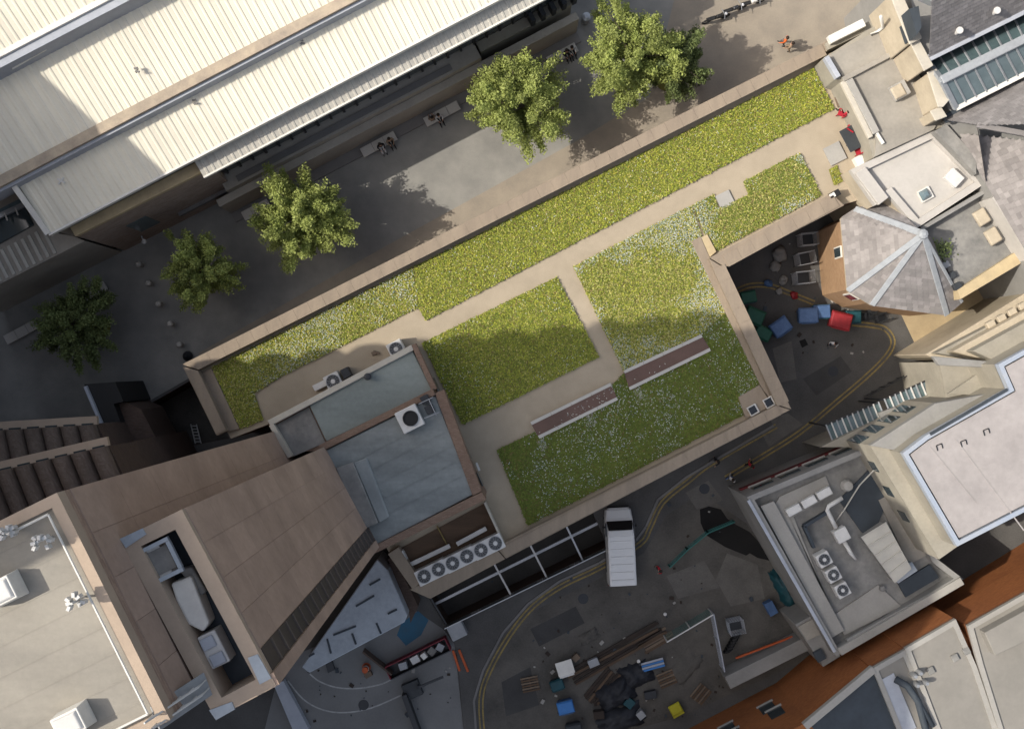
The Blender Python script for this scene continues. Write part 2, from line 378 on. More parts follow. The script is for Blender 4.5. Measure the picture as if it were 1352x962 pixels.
# footway beside the road, a real kerb step
FW = [(628, 980), (624, 924), (636, 884), (663, 833), (696, 795), (738, 765), (790, 741), (838, 712), (851, 694), (867, 658), (905, 628), (1020, 560), (1008, 536), (803, 640), (806, 722), (588, 829), (603, 856), (614, 980)]
o = MB().prism(PX(FW, .1), .1, 0.001, bottom=False).build('footway', 'asphalt'); o['kind'] = 'structure'
kb = [(628, 980), (624, 924), (636, 884), (663, 833), (696, 795), (738, 765), (790, 741), (838, 712), (851, 694), (867, 658), (905, 628), (1020, 560)]
k = thing('kerb', 'grey kerb stones edging the footway along the podium', 'kerb', P(*kb[4], 0))
pts = PX(kb, 0); acc = 0
for i in range(len(pts)-1):
    a, b = pts[i], pts[i+1]; n = max(1, round((b-a).length/.95))
    for j in range(n):
        p, q = lerp(a, b, j/n), lerp(a, b, (j+1)/n); d = (q-p).normalized()*.008
        nn = Vector((d.y, -d.x, 0)).normalized()*.09
        MB().bar(p+d+nn+Vector((0, 0, .062)), q-d+nn+Vector((0, 0, .062)), .16, .125, tone=random.random()).build('kerb_stone', 'kerb', k)
def ribbon(name, px, wd, z, m, label=None, off=0):
    line = PX(px, z)
    # smooth (Catmull-Rom)
    L = [line[0]]+line+[line[-1]]; sm = []
    for i in range(1, len(L)-2):
        for t in (0, .25, .5, .75):
            a, b, c, d = L[i-1], L[i], L[i+1], L[i+2]
            sm.append(.5*((2*b)+(c-a)*t+(2*a-5*b+4*c-d)*t*t+(3*b-a-3*c+d)*t**3))
    sm.append(line[-1])
    if off:
        o2 = []
        for i, p in enumerate(sm):
            d = sm[min(i+1, len(sm)-1)]-sm[max(i-1, 0)]; d.z = 0; d.normalize(); o2.append(p+Vector((-d.y, d.x, 0))*off)
        sm = o2
    o = MB().strip(sm, wd).build(name, m); o['kind'] = 'structure'; return o
YL = [[(639, 985), (635, 924), (646, 886), (673, 838), (704, 800), (742, 773), (790, 750), (845, 718), (858, 697), (875, 663), (910, 634), (940, 611), (1025, 562)],
      [(958, 631), (1010, 600), (1057, 570), (1105, 530), (1146, 495), (1172, 468), (1179, 450), (1170, 435), (1154, 430), (1125, 427)],
      [(972, 384), (990, 377), (1015, 377), (1040, 386), (1075, 400)]]
for l in YL:
    for s in (-.13, .13): ribbon('yellow_line', l, .11, .014, 'yellow_paint', off=s)
ribbon('white_line', [(409, 889), (422, 899), (445, 907), (475, 908), (505, 902), (522, 893)], .1, .014, 'white_paint')
ribbon('white_line', [(380, 898), (400, 922), (425, 936), (455, 940), (490, 934), (530, 917)], .1, .014, 'white_paint')
for px, m in (([(700, 830), (760, 800), (772, 822), (712, 853)], 'asphalt_patch'), ([(905, 650), (935, 634), (955, 660), (920, 672)], 'asphalt_pale'), ([(1060, 500), (1110, 470), (1125, 490), (1078, 522)], 'asphalt_patch'), ([(880, 760), (930, 740), (950, 775), (895, 790)], 'asphalt_pale'), ([(960, 730), (1000, 745), (1010, 790), (965, 800), (945, 765)], 'asphalt_pale'), ([(1000, 560), (1040, 545), (1060, 560), (1015, 590)], 'asphalt_pale'), ([(662, 900), (700, 880), (712, 930), (668, 945)], 'asphalt_patch'), ([(1020, 460), (1045, 450), (1052, 500), (1030, 505)], 'asphalt_pale')):
    sheet('tarmac_patch', px, .007, m)
for k, (x, y, lab) in enumerate(((770, 790, 'round iron manhole cover on the road below the van'), (930, 645, 'round iron manhole cover on the road near the yellow line corner'), (1100, 490, 'round iron manhole cover in the bin yard'), (480, 930, 'round iron manhole cover on the service yard'))):
    T(MB().lathe(P(x, y, .004), [(.36, 0), (.36, .012), (.33, .014), (.31, .01), (.02, .012)], 20).build('manhole_cover', 'dark_steel'), lab, 'manhole cover', 'manhole covers')
# pits
def pit(name, poly, zf, wall_m, floor_m):
    b = MB(); n = len(poly); pts = poly if sum(poly[i].x*poly[(i+1) % n].y-poly[(i+1) % n].x*poly[i].y for i in range(n)) > 0 else poly[::-1]
    for i in range(n):
        a, c = pts[i], pts[(i+1) % n]
        b.face([(a.x, a.y, 0), (c.x, c.y, 0), (c.x, c.y, zf), (a.x, a.y, zf)], 0)
    b.face([(p.x, p.y, zf) for p in pts], 1)
    o = b.build(name, [wall_m, floor_m]); o['kind'] = 'structure'; return o
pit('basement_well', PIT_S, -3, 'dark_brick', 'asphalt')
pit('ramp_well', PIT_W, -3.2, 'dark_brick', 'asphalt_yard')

# ------------------------------------------------------------------ podium with the roof garden
ZG = 6.5; ZP = 7.4
POD = [(240, 481), (1094, 53), (1150, 165), (1141, 262), (1112, 270), (957, 354), (1045, 540), (668, 737), (568, 790), (512, 734), (425, 590), (355, 560), (300, 581)]
podpts = PX(POD, ZP)
pod = thing('roof_garden_podium', 'low brick podium building carrying the roof garden of grass beds and paths', 'building', P(650, 480, 0))
b = MB(); b.prism([(p.x, p.y) for p in inset(podpts, .04)[1]], ZG, 0.0, 0, 1)
b.build('wall', ['resin_path', 'podium_brick'], pod)
def coping(name, px, z1, z0, m='coping', par=pod, **kw):
    return MB().prism(PX(px, z1), z1, z0).build(name, m, par, bevel=.02, **kw)
coping('parapet', [(240, 481), (1094, 53), (1097, 66), (1084, 71), (262, 488)], ZP, ZG-.2)
coping('parapet', [(241, 483.5), (261, 489), (299, 569), (286, 575)], ZP-.003, ZG-.2)
coping('ledge', [(265, 492), (279, 486), (316, 566), (300, 570)], ZG+.22, ZG-.1)
coping('parapet', [(957, 354), (1045, 540), (1026, 534), (936, 341)], ZP, ZG-.2)
coping('parapet', [(937, 340), (1098, 255), (1115, 271), (958, 353)], ZP-.003, ZG-.2)
coping('ledge', [(913, 319), (925, 312), (1022, 533), (1006, 512)], ZG+.3, ZG-.1)
coping('parapet', [(1043, 541), (668, 737), (655, 722), (1026, 535)], ZP-.003, ZG-.2)
coping('parapet', [(667, 737.5), (568, 790), (541, 778), (654, 722.5)], ZP-.006, ZG-.2)
coping('parapet', [(512, 731), (526, 722), (556, 768), (545, 778)], ZP-.01, ZG-.2)
coping('wide_slab', [(975, 524), (1003, 508), (1020, 535), (985, 553)], ZG+.26, ZG)
coping('wide_slab', [(915, 319), (934, 309), (946, 332), (936, 341)], ZG+.26, ZG, 'coping_tan')
# brick bands round the coping of the parapet are single stones
def copestones(a, c, wd, z, n, m='coping'):
    a, c = P(*a, z), P(*c, z)
    d = (c-a)/n
    me = None
    for i in range(n):
        p = a+d*i; q = a+d*(i+1); e = d.normalized()*.005
        MB().bar(p+e+Vector((0, 0, .03)), q-e+Vector((0, 0, .03)), wd, .06, tone=random.random()).build('coping_stone', m, pod)
copestones((258, 481), (1088, 66), .74, ZP, 44)
copestones((258, 498), (292, 570), .68, ZP, 5)
copestones((949, 352), (1034, 533), .78, ZP, 10)
copestones((1028, 541), (664, 729), .66, ZP, 21)
copestones((958, 345), (1104, 265), .78, ZP, 8)
# basement well: beams, railing
rl = thing('well_railing', 'steel railing with glass panels and cross beams over the long dark basement well', 'railing', P(690, 757, 0))
Ev = Vector((0, 0, 1))
wo = [P(*q, 0) for q in ((588, 825), (803, 721))]; wi = [P(*q, 0) for q in ((556, 772), (775, 660))]
b = MB()
for t in (0, .2, .4, .6, .8, 1):
    p = lerp(wo[0], wo[1], t*.985+.005); b.bar(p, p+Ev*1.05, .05, .05)
b.bar(wo[0]+Ev*1.05, wo[1]+Ev*1.05, .06, .05)
b.build('rail', 'steel', rl)
for t in (.06, .26, .46, .66, .86):
    p, q = lerp(wo[0], wo[1], t-.04), lerp(wo[0], wo[1], t+.1)
    MB().bar(p+Ev*.55, q+Ev*.55, .02, .8).build('glass_panel', 'glass_pale', rl)
for t, m in ((.40, 'white_metal'), (.62, 'white_metal'), (.84, 'steel'), (.01, 'dark_steel')):
    MB().bar(lerp(wo[0], wo[1], t)+Ev*.1, lerp(wi[0], wi[1], t)+Ev*.1, .12, .2).build('cross_beam', m, rl)
MB().bar(lerp(wo[0], wi[0], .45)+Ev*-1.2, lerp(wo[1], wi[1], .45)+Ev*-1.2, .18, .25).build('beam', 'steel', rl)
cabinet = T(MB().box(P(604, 829, .1), (1.1, 1.05, .9), .46).build('utility_cabinet', 'grey_metal', bevel=.04), 'square pale grey metal cabinet at the end of the well railing', 'cabinet')

# ------------------------------------------------------------------ planting beds
def tri_area_pts(poly, n):
    """n random points inside a 2D outline"""
    xs = [p.x for p in poly]; ys = [p.y for p in poly]; A = np.array([(p.x, p.y) for p in poly]); out = np.zeros((0, 2))
    while len(out) < n:
        q = np.stack([rng.uniform(min(xs), max(xs), n*2), rng.uniform(min(ys), max(ys), n*2)], 1)
        ins = np.zeros(len(q), bool); j = len(A)-1
        for i in range(len(A)):
            xi, yi = A[i]; xj, yj = A[j]
            c = ((yi > q[:, 1]) != (yj > q[:, 1])) & (q[:, 0] < (xj-xi)*(q[:, 1]-yi)/(yj-yi+1e-12)+xi)
            ins ^= c; j = i
        out = np.concatenate([out, q[ins]])
    return out[:n]
def noise2(p, s, seed):
    r = np.random.default_rng(seed); v = 0
    for k in range(6):
        a = r.uniform(0, 6.28); f = s*(1.6**k)*.5; ph = r.uniform(0, 6.28, 2)
        v = v+np.sin((p[:, 0]*math.cos(a)+p[:, 1]*math.sin(a))*f+ph[0])*np.sin((-p[:, 0]*math.sin(a)+p[:, 1]*math.cos(a))*f*.8+ph[1])/(1.25**k)
    return v
def blades(name, pos, z, size, mats, parent, tilt=.6, up=.1, pick=None):
    """thousands of small leaf-shaped triangles joined in one mesh"""
    n = len(pos); a = rng.uniform(0, 2*math.pi, n); sz = size*rng.uniform(.6, 1.35, n)
    L = WL[parent.name]; c = np.stack([pos[:, 0]-L[0], pos[:, 1]-L[1], np.full(n, z-L[2])+rng.uniform(0, up, n)], 1)
    d = np.stack([np.cos(a), np.sin(a), rng.uniform(0, tilt, n)], 1); s = np.stack([-np.sin(a), np.cos(a), rng.uniform(-tilt, tilt, n)*.4], 1)
    v = np.stack([c-s*sz[:, None]*.28, c+s*sz[:, None]*.28, c+d*sz[:, None]+s*sz[:, None]*.12, c+d*sz[:, None]-s*sz[:, None]*.12], 1).reshape(-1, 3)
    f = np.arange(4*n).reshape(n, 4)
    me = bpy.data.meshes.new(name); me.vertices.add(4*n); me.vertices.foreach_set('co', v.ravel())
    me.loops.add(4*n); me.loops.foreach_set('vertex_index', f.ravel()); me.polygons.add(n)
    me.polygons.foreach_set('loop_start', np.arange(0, 4*n, 4)); me.polygons.foreach_set('loop_total', np.full(n, 4))
    for m in mats: me.materials.append(MATS[m])
    mi = pick if pick is not None else rng.integers(0, len(mats), n)
    me.polygons.foreach_set('material_index', mi.astype(np.int32))
    at = me.attributes.new('tone', 'FLOAT', 'FACE'); at.data.foreach_set('value', rng.uniform(0, 1, n))
    me.update(calc_edges=True); me.validate()
    ob = link(name, me, parent, (0, 0, 0)); ob['kind'] = 'stuff'; return ob
def bed(px, label, dens, fl, seed, deep=.3, flmats=('flower_white', 'flower_yellow'), gm=('grass', 'grass_deep', 'grass_dry', 'grass_brown')):
    poly = PX(px, ZG); c = sum(poly, Vector())/len(poly)
    t = thing('planting_bed', label, 'planting bed', (c.x, c.y, ZG), group='wildflower beds of the roof garden')
    MB().prism([(p.x, p.y) for p in poly], ZG+.07, ZG-.05).build('soil', 'soil', t)
    A = abs(sum(poly[i].x*poly[(i+1) % len(poly)].y-poly[(i+1) % len(poly)].x*poly[i].y for i in range(len(poly))))/2
    q = tri_area_pts(poly, int(A*dens)); nz = noise2(q, 1.1, seed)*.7+noise2(q, 4.5, seed+3)*.8+rng.normal(0, .45, len(q))
    big_ = noise2(q, .45, seed+7)*1.3; pk = (nz+big_ > (1-2*deep)).astype(int); pk[rng.random(len(q)) < (.3 if fl > 50 else .1)+.1*(big_ < -.6)] = 2
    dry = noise2(q, 2.2, seed+20); pk[(dry > 1.05) & (rng.random(len(q)) < .55)] = 3
    q = q[(dry < 1.9) | (rng.random(len(q)) < .5)]; pk = pk[:len(q)] if len(pk) == len(q) else pk[np.arange(len(q))]
    hgt = rng.random(len(q))
    blades('grass', q, ZG+.07, .085, list(gm), t, .6, .11, pk)
    q = tri_area_pts(poly, int(A*fl*3)); nz = noise2(q, .9, seed+1)
    q = q[nz+rng.normal(0, .45, len(q)) > .1]
    blades('flowers', q, ZG+.12, .07, list(flmats), t, .25, .16)
    return t
BEDN = [(280, 485), (1073, 91), (1101, 144), (892, 255), (562, 423), (553, 406)]
bed([(553, 407), (562, 423), (1101, 144), (1073, 91), (545, 353)], 'long sunlit grass bed along the north parapet', 640, 7, 3, .22, ('flower_white', 'flower_yellow', 'flower_yellow'))
bed([(280, 485), (544, 354), (552, 406), (373, 496), (336, 519), (348, 554), (318, 566)], 'white-flowered bed at the west end of the north parapet', 640, 60, 5, .5, ('flower_white', 'flower_white', 'flower_blue', 'flower_yellow'))
bed([(557, 453), (735, 366), (791, 471), (611, 560)], 'square grass bed half in shade beside the grey roofed penthouse', 640, 8, 9, .42, ('flower_white', 'flower_yellow'))
bed([(757, 352), (892, 282), (912, 272), (936, 341), (966, 404), (926, 440), (824, 491)], 'pale bed thick with white and blue flowers between the path and the east parapet', 640, 110, 11, .4, ('flower_white', 'flower_blue', 'flower_white', 'flower_yellow'))
bed([(914, 271), (942, 257), (948, 276), (988, 257), (981, 240), (1055, 202), (1084, 258), (946, 331), (934, 309), (931, 312)], 'small flowered bed with stepped north edge near the white roof', 640, 110, 13, .6, ('flower_white', 'flower_blue', 'flower_white', 'flower_yellow'))
bed([(824, 492), (926, 441), (967, 405), (1003, 506), (977, 522), (980, 548), (697, 693), (656, 594), (703, 571), (806, 510)], 'shaded green bed in the south corner below the two brick planters', 640, 22, 17, .75, ('flower_white', 'flower_blue', 'flower_white'), ('grass_deep', 'grass_lush_shade', 'grass_deep', 'grass_brown'))  # darker grass mix puts part of this bed's shade into colour
bed([(1094, 224), (1105, 218), (1112, 240), (1101, 245)], 'tiny square of grass on the terrace by the white roof', 230, 4, 21, .4)
sl = [((957, 264), .95, .95, 'pale square slab set in the stepped edge of the flowered bed'), ((1102, 203), 1.1, 1.2, 'grey square slab on the terrace north of the tiny grass square'),
      ((843, 519), .5, .8, 'small stone tab at the south edge of the right brick planter'), ((781, 554), .45, .75, 'small stone tab at the middle of the left brick planter'), ((716, 587), .5, .7, 'small stone tab at the west end of the left brick planter')]
for (x, y), a, c, lab in sl: T(MB().box(P(x, y, ZG+.02), (a, c, .12), .46).build('paving_slab', 'concrete', bevel=.01), lab, 'slab')
def planter(a, c, e, f, lab):
    A, C, E, G = (P(*q, ZG+.3) for q in (a, c, e, f)); t = thing('strip_planter', lab, 'planter', ((A.x+G.x)/2, (A.y+G.y)/2, ZG))
    MB().prism([(q.x, q.y) for q in (A, C, G, E)], ZG+.23, ZG).build('brick_bed', 'planter_soil', t)
    for p, q in ((A, C), (E, G)): 
        for i in range(4):
            u, v = lerp(p, q, i/4), lerp(p, q, (i+1)/4); d = (v-u).normalized()*.01
            MB().bar(Vector((u.x, u.y, ZG+.14))+d, Vector((v.x, v.y, ZG+.14))-d, .2, .28).build('edging_stone', 'bench_stone', t)
planter((701, 559), (807, 507), (711, 577), (815, 526), 'long red strip planter with pale stone edges, nearer the penthouse')
planter((824, 491), (927, 443), (831, 513), (938, 461), 'long red strip planter with pale stone edges, nearer the east parapet')

# ------------------------------------------------------------------ penthouse on the podium (grey roofs)
pen = thing('penthouse', 'brick penthouse with green grey and blue grey flat roofs beside the garden', 'building', P(520, 600, ZG))
zr = 9.8
b = MB(); b.prism(PX([(352, 559), (545, 455), (641, 657), (490, 732), (428, 595), (372, 598)], zr), zr-.35, ZG-.1); b.build('wall', 'podium_brick', pen)
def roofp(name, px, z1, z0, m, bev=.02): return MB().prism(PX(px, z1), z1, z0).build(name, m, pen, bevel=bev)
roofp('flat_roof', [(408, 534), (544, 461), (571, 515), (431, 583)], zr, zr-.4, 'felt_green', .05)
roofp('sunken_roof', [(362, 562), (408, 537), (430, 584), (384, 604)], zr-.9+.6, zr-.5, 'flat_grey')
for px in ([(353, 555), (405, 528), (408, 535), (357, 562)], [(405, 528), (543, 455), (546, 462), (408, 535)], [(543, 456), (549, 453), (577, 513), (570, 516)], [(355, 562), (361, 559), (386, 602), (380, 605)]):
    roofp('parapet', px, zr+.22, zr-.5, 'coping_pale' if px[0][0] < 500 else 'podium_brick')
roofp('parapet', [(420, 588), (571, 513), (575, 521), (424, 596)], zr+.6, zr-.5, 'podium_brick')
zb = 10.2
roofp('flat_roof', [(426, 596), (575, 522), (626, 652), (492, 722)], zb, zr-.5, 'felt_blue', .06)
roofp('raised_roof', [(466, 611), (484, 604), (514, 682), (500, 690)], zb+.2, zb-.1, 'felt_light', .08)
roofp('roof_upstand', [(443, 618), (466, 610), (499, 690), (479, 699)], zb+.35, zb-.1, 'flat_grey', .05)
for px in ([(574, 519), (586, 514), (636, 648), (624, 654)], [(622, 656), (636, 649), (642, 659), (489, 733), (486, 724)]):
    roofp('parapet', px, zb+.12, zr-.5, 'podium_brick')
# welted sheet joints of the blue roof
for i in range(1, 6):
    t = i/6
    a, c = lerp(P(580, 528, zb), P(624, 645, zb), t), lerp(P(470, 585, zb), P(505, 705, zb), t)
    MB().bar(a+Vector((0, 0, .008)), c+Vector((0, 0, .008)), .05, .03).build('roof_seam', 'felt_blue', pen)
# windows in the east wall
a, c = P(550, 460, zr), P(641, 655, zr)
for s in (.25, .5, .72, .9):
    bb = MB(); L = (c-a).length; wallbox(bb, c, a, L*(1-s)-.45, L*(1-s)+.45, ZG+.9, ZG+2.3, .06, .02); bb.build('window', 'glass', pen)
fan = thing('extract_fan_box', 'white square extract fan box with round black opening on the blue grey roof', 'fan box', P(542, 552, zb))
b = MB(); b.box(P(542, 552, zb), (1.35, 1.35, .75), .46); b.build('housing', 'white_metal', fan, bevel=.04)
MB().lathe(P(542, 552, zb+.75), [(.46, 0), (.46, .12), (.4, .12), (.4, .03), (.02, .03)], 24).build('throat', 'black', fan)
MB().lathe(P(542, 552, zb+.77), [(.3, 0), (.3, .012), (.02, .012)], 20).build('fan', 'black', fan)
fr = thing('roof_access_rail', 'thin steel rails with two small dark boxes by the extract fan', 'rail', P(568, 540, zb))
b = MB()
for p, q in (((553, 533), (572, 524)), ((560, 552), (580, 544)), ((566, 527), (576, 548))): b.bar(P(*p, zb+.6), P(*q, zb+.6), .04, .04); b.bar(P(*p, zb), P(*p, zb+.6), .04, .04)
b.build('rail', 'steel', fr)
for q in ((562, 527), (568, 540)): MB().box(P(*q, zb), (.5, .5, .5), .46).build('box', 'dark_steel', fr, bevel=.02)
T(MB().lathe(P(487, 497, zr), [(.16, 0), (.16, .5), (.22, .5), (.22, .62), (.1, .66)], 14).build('roof_vent', 'dark_steel', smooth=False), 'small dark round vent on the green grey roof', 'vent')
T(MB().bar(P(627, 611, ZG+1.6)+Vector((.1, 0, 0)), P(631, 621, ZG+1.6)+Vector((.1, 0, 0)), .12, .12).bar(P(627, 611, ZG+.0)+Vector((.1, 0, 0)), P(627, 611, ZG+1.6)+Vector((.1, 0, 0)), .06, .06).build('wall_light', 'white_metal'), 'small white light at the east wall of the penthouse', 'light')
# plant deck south of the penthouse
MB().prism(PX([(528, 724), (640, 664), (664, 712), (552, 766)], ZG+.05), ZG+.05, ZG-.1).build('plant_deck', 'timber', pod)
MB().bar(P(640, 662, ZG+.5), P(665, 716, ZG+.5), .12, .9).build('deck_wall', 'coping_pale', pod)
tray = thing('cable_tray', 'long white cable tray behind the row of condenser fans', 'cable tray', P(590, 722, ZG))
b = MB()
for p, q in (((535, 748), (594, 720)), ((603, 718), (642, 697))): b.bar(P(*p, ZG+.35), P(*q, ZG+.35), .28, .14)
b.build('tray', 'white_metal', tray, bevel=.02)
b = MB()
for q in ((538, 747), (565, 734), (592, 721), (606, 716), (638, 699)): b.bar(P(*q, ZG), P(*q, ZG+.3), .06, .06)
b.build('foot', 'steel', tray)
T(MB().bar(P(577, 694, ZG+.12), P(592, 722, ZG+.12), .08, .12).build('gas_pipe', 'yellow_paint'), 'thin yellow pipe crossing the brown plant deck', 'pipe')
T(MB().box(P(533, 737, ZG), (.55, 1.15, .8), .46).build('control_box', 'white_metal', bevel=.03), 'upright white control box at the west end of the plant deck', 'box')

# ------------------------------------------------------------------ towers lower left
ZB = 42.3; ZR = 39.4
tw = thing('brick_tower', 'tall brown brick tower with beige flat roof in the lower left corner', 'tower', P(60, 820, 0)*.3)
T1, T2 = P(75, 650, ZB), P(220, 940, ZB)
uN = (P(0, 687, ZB)-T1).normalized(); vS = (T2-T1).normalized()
LT = (P(225, 950, ZB)-T1).length
c = [T1, T1+vS*LT, T1+vS*LT+uN*20, T1+uN*20]
MB().prism([(q.x, q.y) for q in c], ZB-.6, 0).build('wall', 'tower_brick', tw)
MB().prism([(q.x, q.y) for q in inset(c, .35)[1]], ZB-.2, ZB-.7).build('flat_roof', 'beige_roof', tw)
b = MB(); ring(b, c, .36, ZB, ZB-.6); b.build('parapet', 'beige_wall', tw)
i0 = inset(c, .5)[1]
b = MB()
for k in range(4): b.tube([i0[k]+Vector((0, 0, .12)), i0[(k+1) % 4]+Vector((0, 0, .12))], .04, 6)
b.build('guard_rail', 'white_trim', tw)
Lf = LT
ncol = 5; nrow = 9
for i in range(ncol):
    for j in range(nrow):
        bb = MB(); w0 = Lf/ncol; h0 = (ZB-1-6)/nrow
        wallbox(bb, T1+vS*Lf, T1, Lf-(i+1)*w0+.006, Lf-i*w0-.006, 6+j*h0+.006, 6+(j+1)*h0-.006, .05, -.01)
        bb.build('cladding_panel', 'tower_panel%d' % ((i*7+j*5+i*j) % 4), tw)
for k in range(1, 9):
    p = T1+vS*(LT*k/9)+uN*.6; q = p+uN*6; MB().bar(Vector((p.x, p.y, ZB-.195)), Vector((q.x, q.y, ZB-.195)), .05, .02).build('roof_seam', 'beige_roof', tw)
def roofbox(name, x, y, z, s, rz, m, lab, cat, taper=1.0):
    return T(MB().box(P(x, y, z), s, rz, taper=taper).build(name, m, bevel=.03), lab, cat)
for (x, y), s, lab in (((12, 776), (1.05, .85, .75), 'white rooflight box at the left edge of the beige tower roof'), ((102, 946), (1.05, .8, .75), 'white rooflight box near the bottom of the beige tower roof')):
    t = thing('rooflight', lab, 'rooflight', P(x, y, ZB-.2), group='rooflights of the beige tower roof')
    MB().box(P(x, y, ZB-.2), s, .46, taper=.9).build('kerb', 'white_trim', t, bevel=.02)
    MB().box(P(x, y, ZB-.2)+Vector((0, 0, s[2])), (s[0]*.8, s[1]*.8, .08), .46, taper=.8).build('dome', 'white_metal', t, bevel=.02)
for (x, y), lab in (((24, 697), 'white aerial cluster at the top left of the beige tower roof'), ((68, 708), 'white aerial cluster at the corner of the beige tower roof'), ((112, 787), 'white aerial cluster at the east parapet of the beige tower roof')):
    t = thing('aerial_cluster', lab, 'aerial', P(x, y, ZB-.2), group='aerials on the beige tower roof'); b = MB(); o = P(x, y, ZB-.2)
    b.tube([o, o+Vector((0, 0, 1.1))], .04, 8)
    b.build('mast', 'white_metal', t)
    b = MB()
    for k in range(7):
        a = k*.9+x; p = o+Vector((0, 0, .45+.09*k)); q = p+Vector((math.cos(a)*random.uniform(.1, .26), math.sin(a)*random.uniform(.1, .26), random.uniform(-.1, .1)))
        b.tube([p, q], .025, 6); b.box(q-Vector((0, 0, .12)), (.15, .1, .3), a)
    b.build('antenna', 'white_metal', t)
# plant tower in front of it
rt = thing('plant_tower', 'brown clad tower with open rectangular plant well in its top', 'tower', P(260, 810, ZR)*.6)
rc = PX([(158, 712), (240, 672), (365, 905), (284, 948)], ZR)
rt.location.z = 0; WL[rt.name] = (rt.location.x, rt.location.y, 0)
WELLZ = ZR-1.5
b = MB(); b.prism([(q.x, q.y) for q in rc], WELLZ, 0); b.build('core', 'tower_brick', rt)
b = MB(); ring(b, rc, .52, ZR, WELLZ); b.build('rim', 'beige_wall', rt, bevel=.02)
b = MB().prism([(q.x, q.y) for q in inset(rc, .55)[1]], WELLZ+.05, WELLZ-.05); b.build('well_floor', 'flat_dark', rt)
for px in ([(158, 711), (188, 697), (193, 705), (166, 723)], [(327, 868), (340, 863), (358, 895), (343, 903)], [(276, 937), (306, 926), (310, 936), (285, 950)]):
    MB().prism(PX(px, ZR+.04), ZR+.04, ZR-.05).build('corner_flashing_glint', 'white_membrane', rt)  # pale corner sheets; the one by the window slot paints a sky reflection
R1, R2 = rc[1], rc[2]; Lr = (R2-R1).length; dr = (R2-R1).normalized()
ncol, nrow = 4, 11; m0 = Lr*.80; z0 = 9.0; w0 = m0/ncol; h0 = (ZR-.3-z0)/nrow
for i in range(ncol):
    for j in range(nrow):
        bb = MB(); wallbox(bb, R2, R1, Lr-(i+1)*w0+.005, Lr-i*w0-.005, z0+j*h0+.005, z0+(j+1)*h0-.005, .05, -.01)
        bb.build('cladding_panel', 'tower_panel%d' % ((i*3+j*7+(i*j) % 3) % 4), rt)
bb = MB(); wallbox(bb, R2, R1, Lr*.07, Lr*.195, 3.6, ZR-.4, .04, -.01); bb.build('window_slot', 'slot_dark', rt)
for j in range(26):
    bb = MB(); z = 5+j*1.3; wallbox(bb, R2, R1, Lr*.07, Lr*.195, z, z+.12, .1, -.01); bb.build('slot_rib', 'slot_rib', rt)
bb = MB(); wallbox(bb, R2, R1, Lr*.0, Lr*.066, 0, ZR-.02, .12, -.01); bb.build('corner_pier', 'tower_panel1', rt)
# plant in the well
zf = WELLZ+.05
t = thing('cooling_tank', 'square grey tank with raised rim in the tower plant well', 'tank', P(210, 741, zf))
b = MB(); b.box(P(210, 741, zf), (1.35, 1.25, 1.2), .46); b.build('body', 'white_metal', t, bevel=.03)
cc = P(210, 741, zf+1.2); b = MB(); b.box(cc+Vector((0, 0, .0)), (.95, .85, .03), .46); b.build('basin', 'flat_grey', t)
b = MB()
for dx, dy, sx, sy in ((0, .58, 1.36, .14), (0, -.58, 1.36, .14), (.62, 0, .14, 1.0), (-.62, 0, .14, 1.0)):
    ca, sa = math.cos(.46), math.sin(.46); b.box(cc+Vector((dx*ca-dy*sa, dx*sa+dy*ca, 0)), (sx, sy, .2), .46)
b.build('rim', 'white_membrane', t)
t = T(MB().prism(PX([(225, 770), (252, 760), (276, 822), (268, 834), (248, 824), (232, 792)], zf+.9), zf+.9, zf).build('air_duct', 'white_trim', bevel=.08, seg=2), 'tapering pale grey air duct in the middle of the tower plant well', 'duct')
T(MB().prism(PX([(236, 752), (253, 748), (272, 780), (266, 786), (254, 776)], zf+.7), zf+.7, zf).build('duct_base', 'flat_grey', bevel=.04), 'low grey duct base beside the tapering air duct', 'duct')
t = thing('chiller_unit', 'pale blue chiller with two square covers in the tower plant well', 'chiller', P(281, 858, zf))
b = MB(); b.prism(PX([(260, 842), (283, 831), (304, 872), (279, 884)], zf+.9), zf+.9, zf); b.build('body', 'white_metal', t, bevel=.03)
for q in ((275, 848), (288, 869)): MB().box(P(*q, zf+.9), (.5, .42, .1), .46).build('cover', 'pale_blue_wall', t, bevel=.03)
t = thing('roof_gangway', 'white metal gangway with handrails between the beige roof and the plant well', 'gangway', P(235, 930, ZR))
ga, gb = P(205, 948, ZB-.1), P(274, 902, ZR+.2); b = MB()
b.bar(ga, gb, .8, .06); b.build('deck', 'grey_metal', t)
sd_ = (gb-ga).normalized(); sn = Vector((-sd_.y, sd_.x, 0))
for s in (-.4, .4):
    b = MB(); b.tube([ga+sn*s+Ev*.9, gb+sn*s+Ev*.9], .035, 6)
    for q in (0, .25, .5, .75, 1): p = lerp(ga, gb, q)+sn*s; b.tube([p, p+Ev*.9], .025, 6)
    b.tube([ga+sn*s+Ev*.45, gb+sn*s+Ev*.45], .02, 6)
    b.build('handrail', 'white_metal', t)

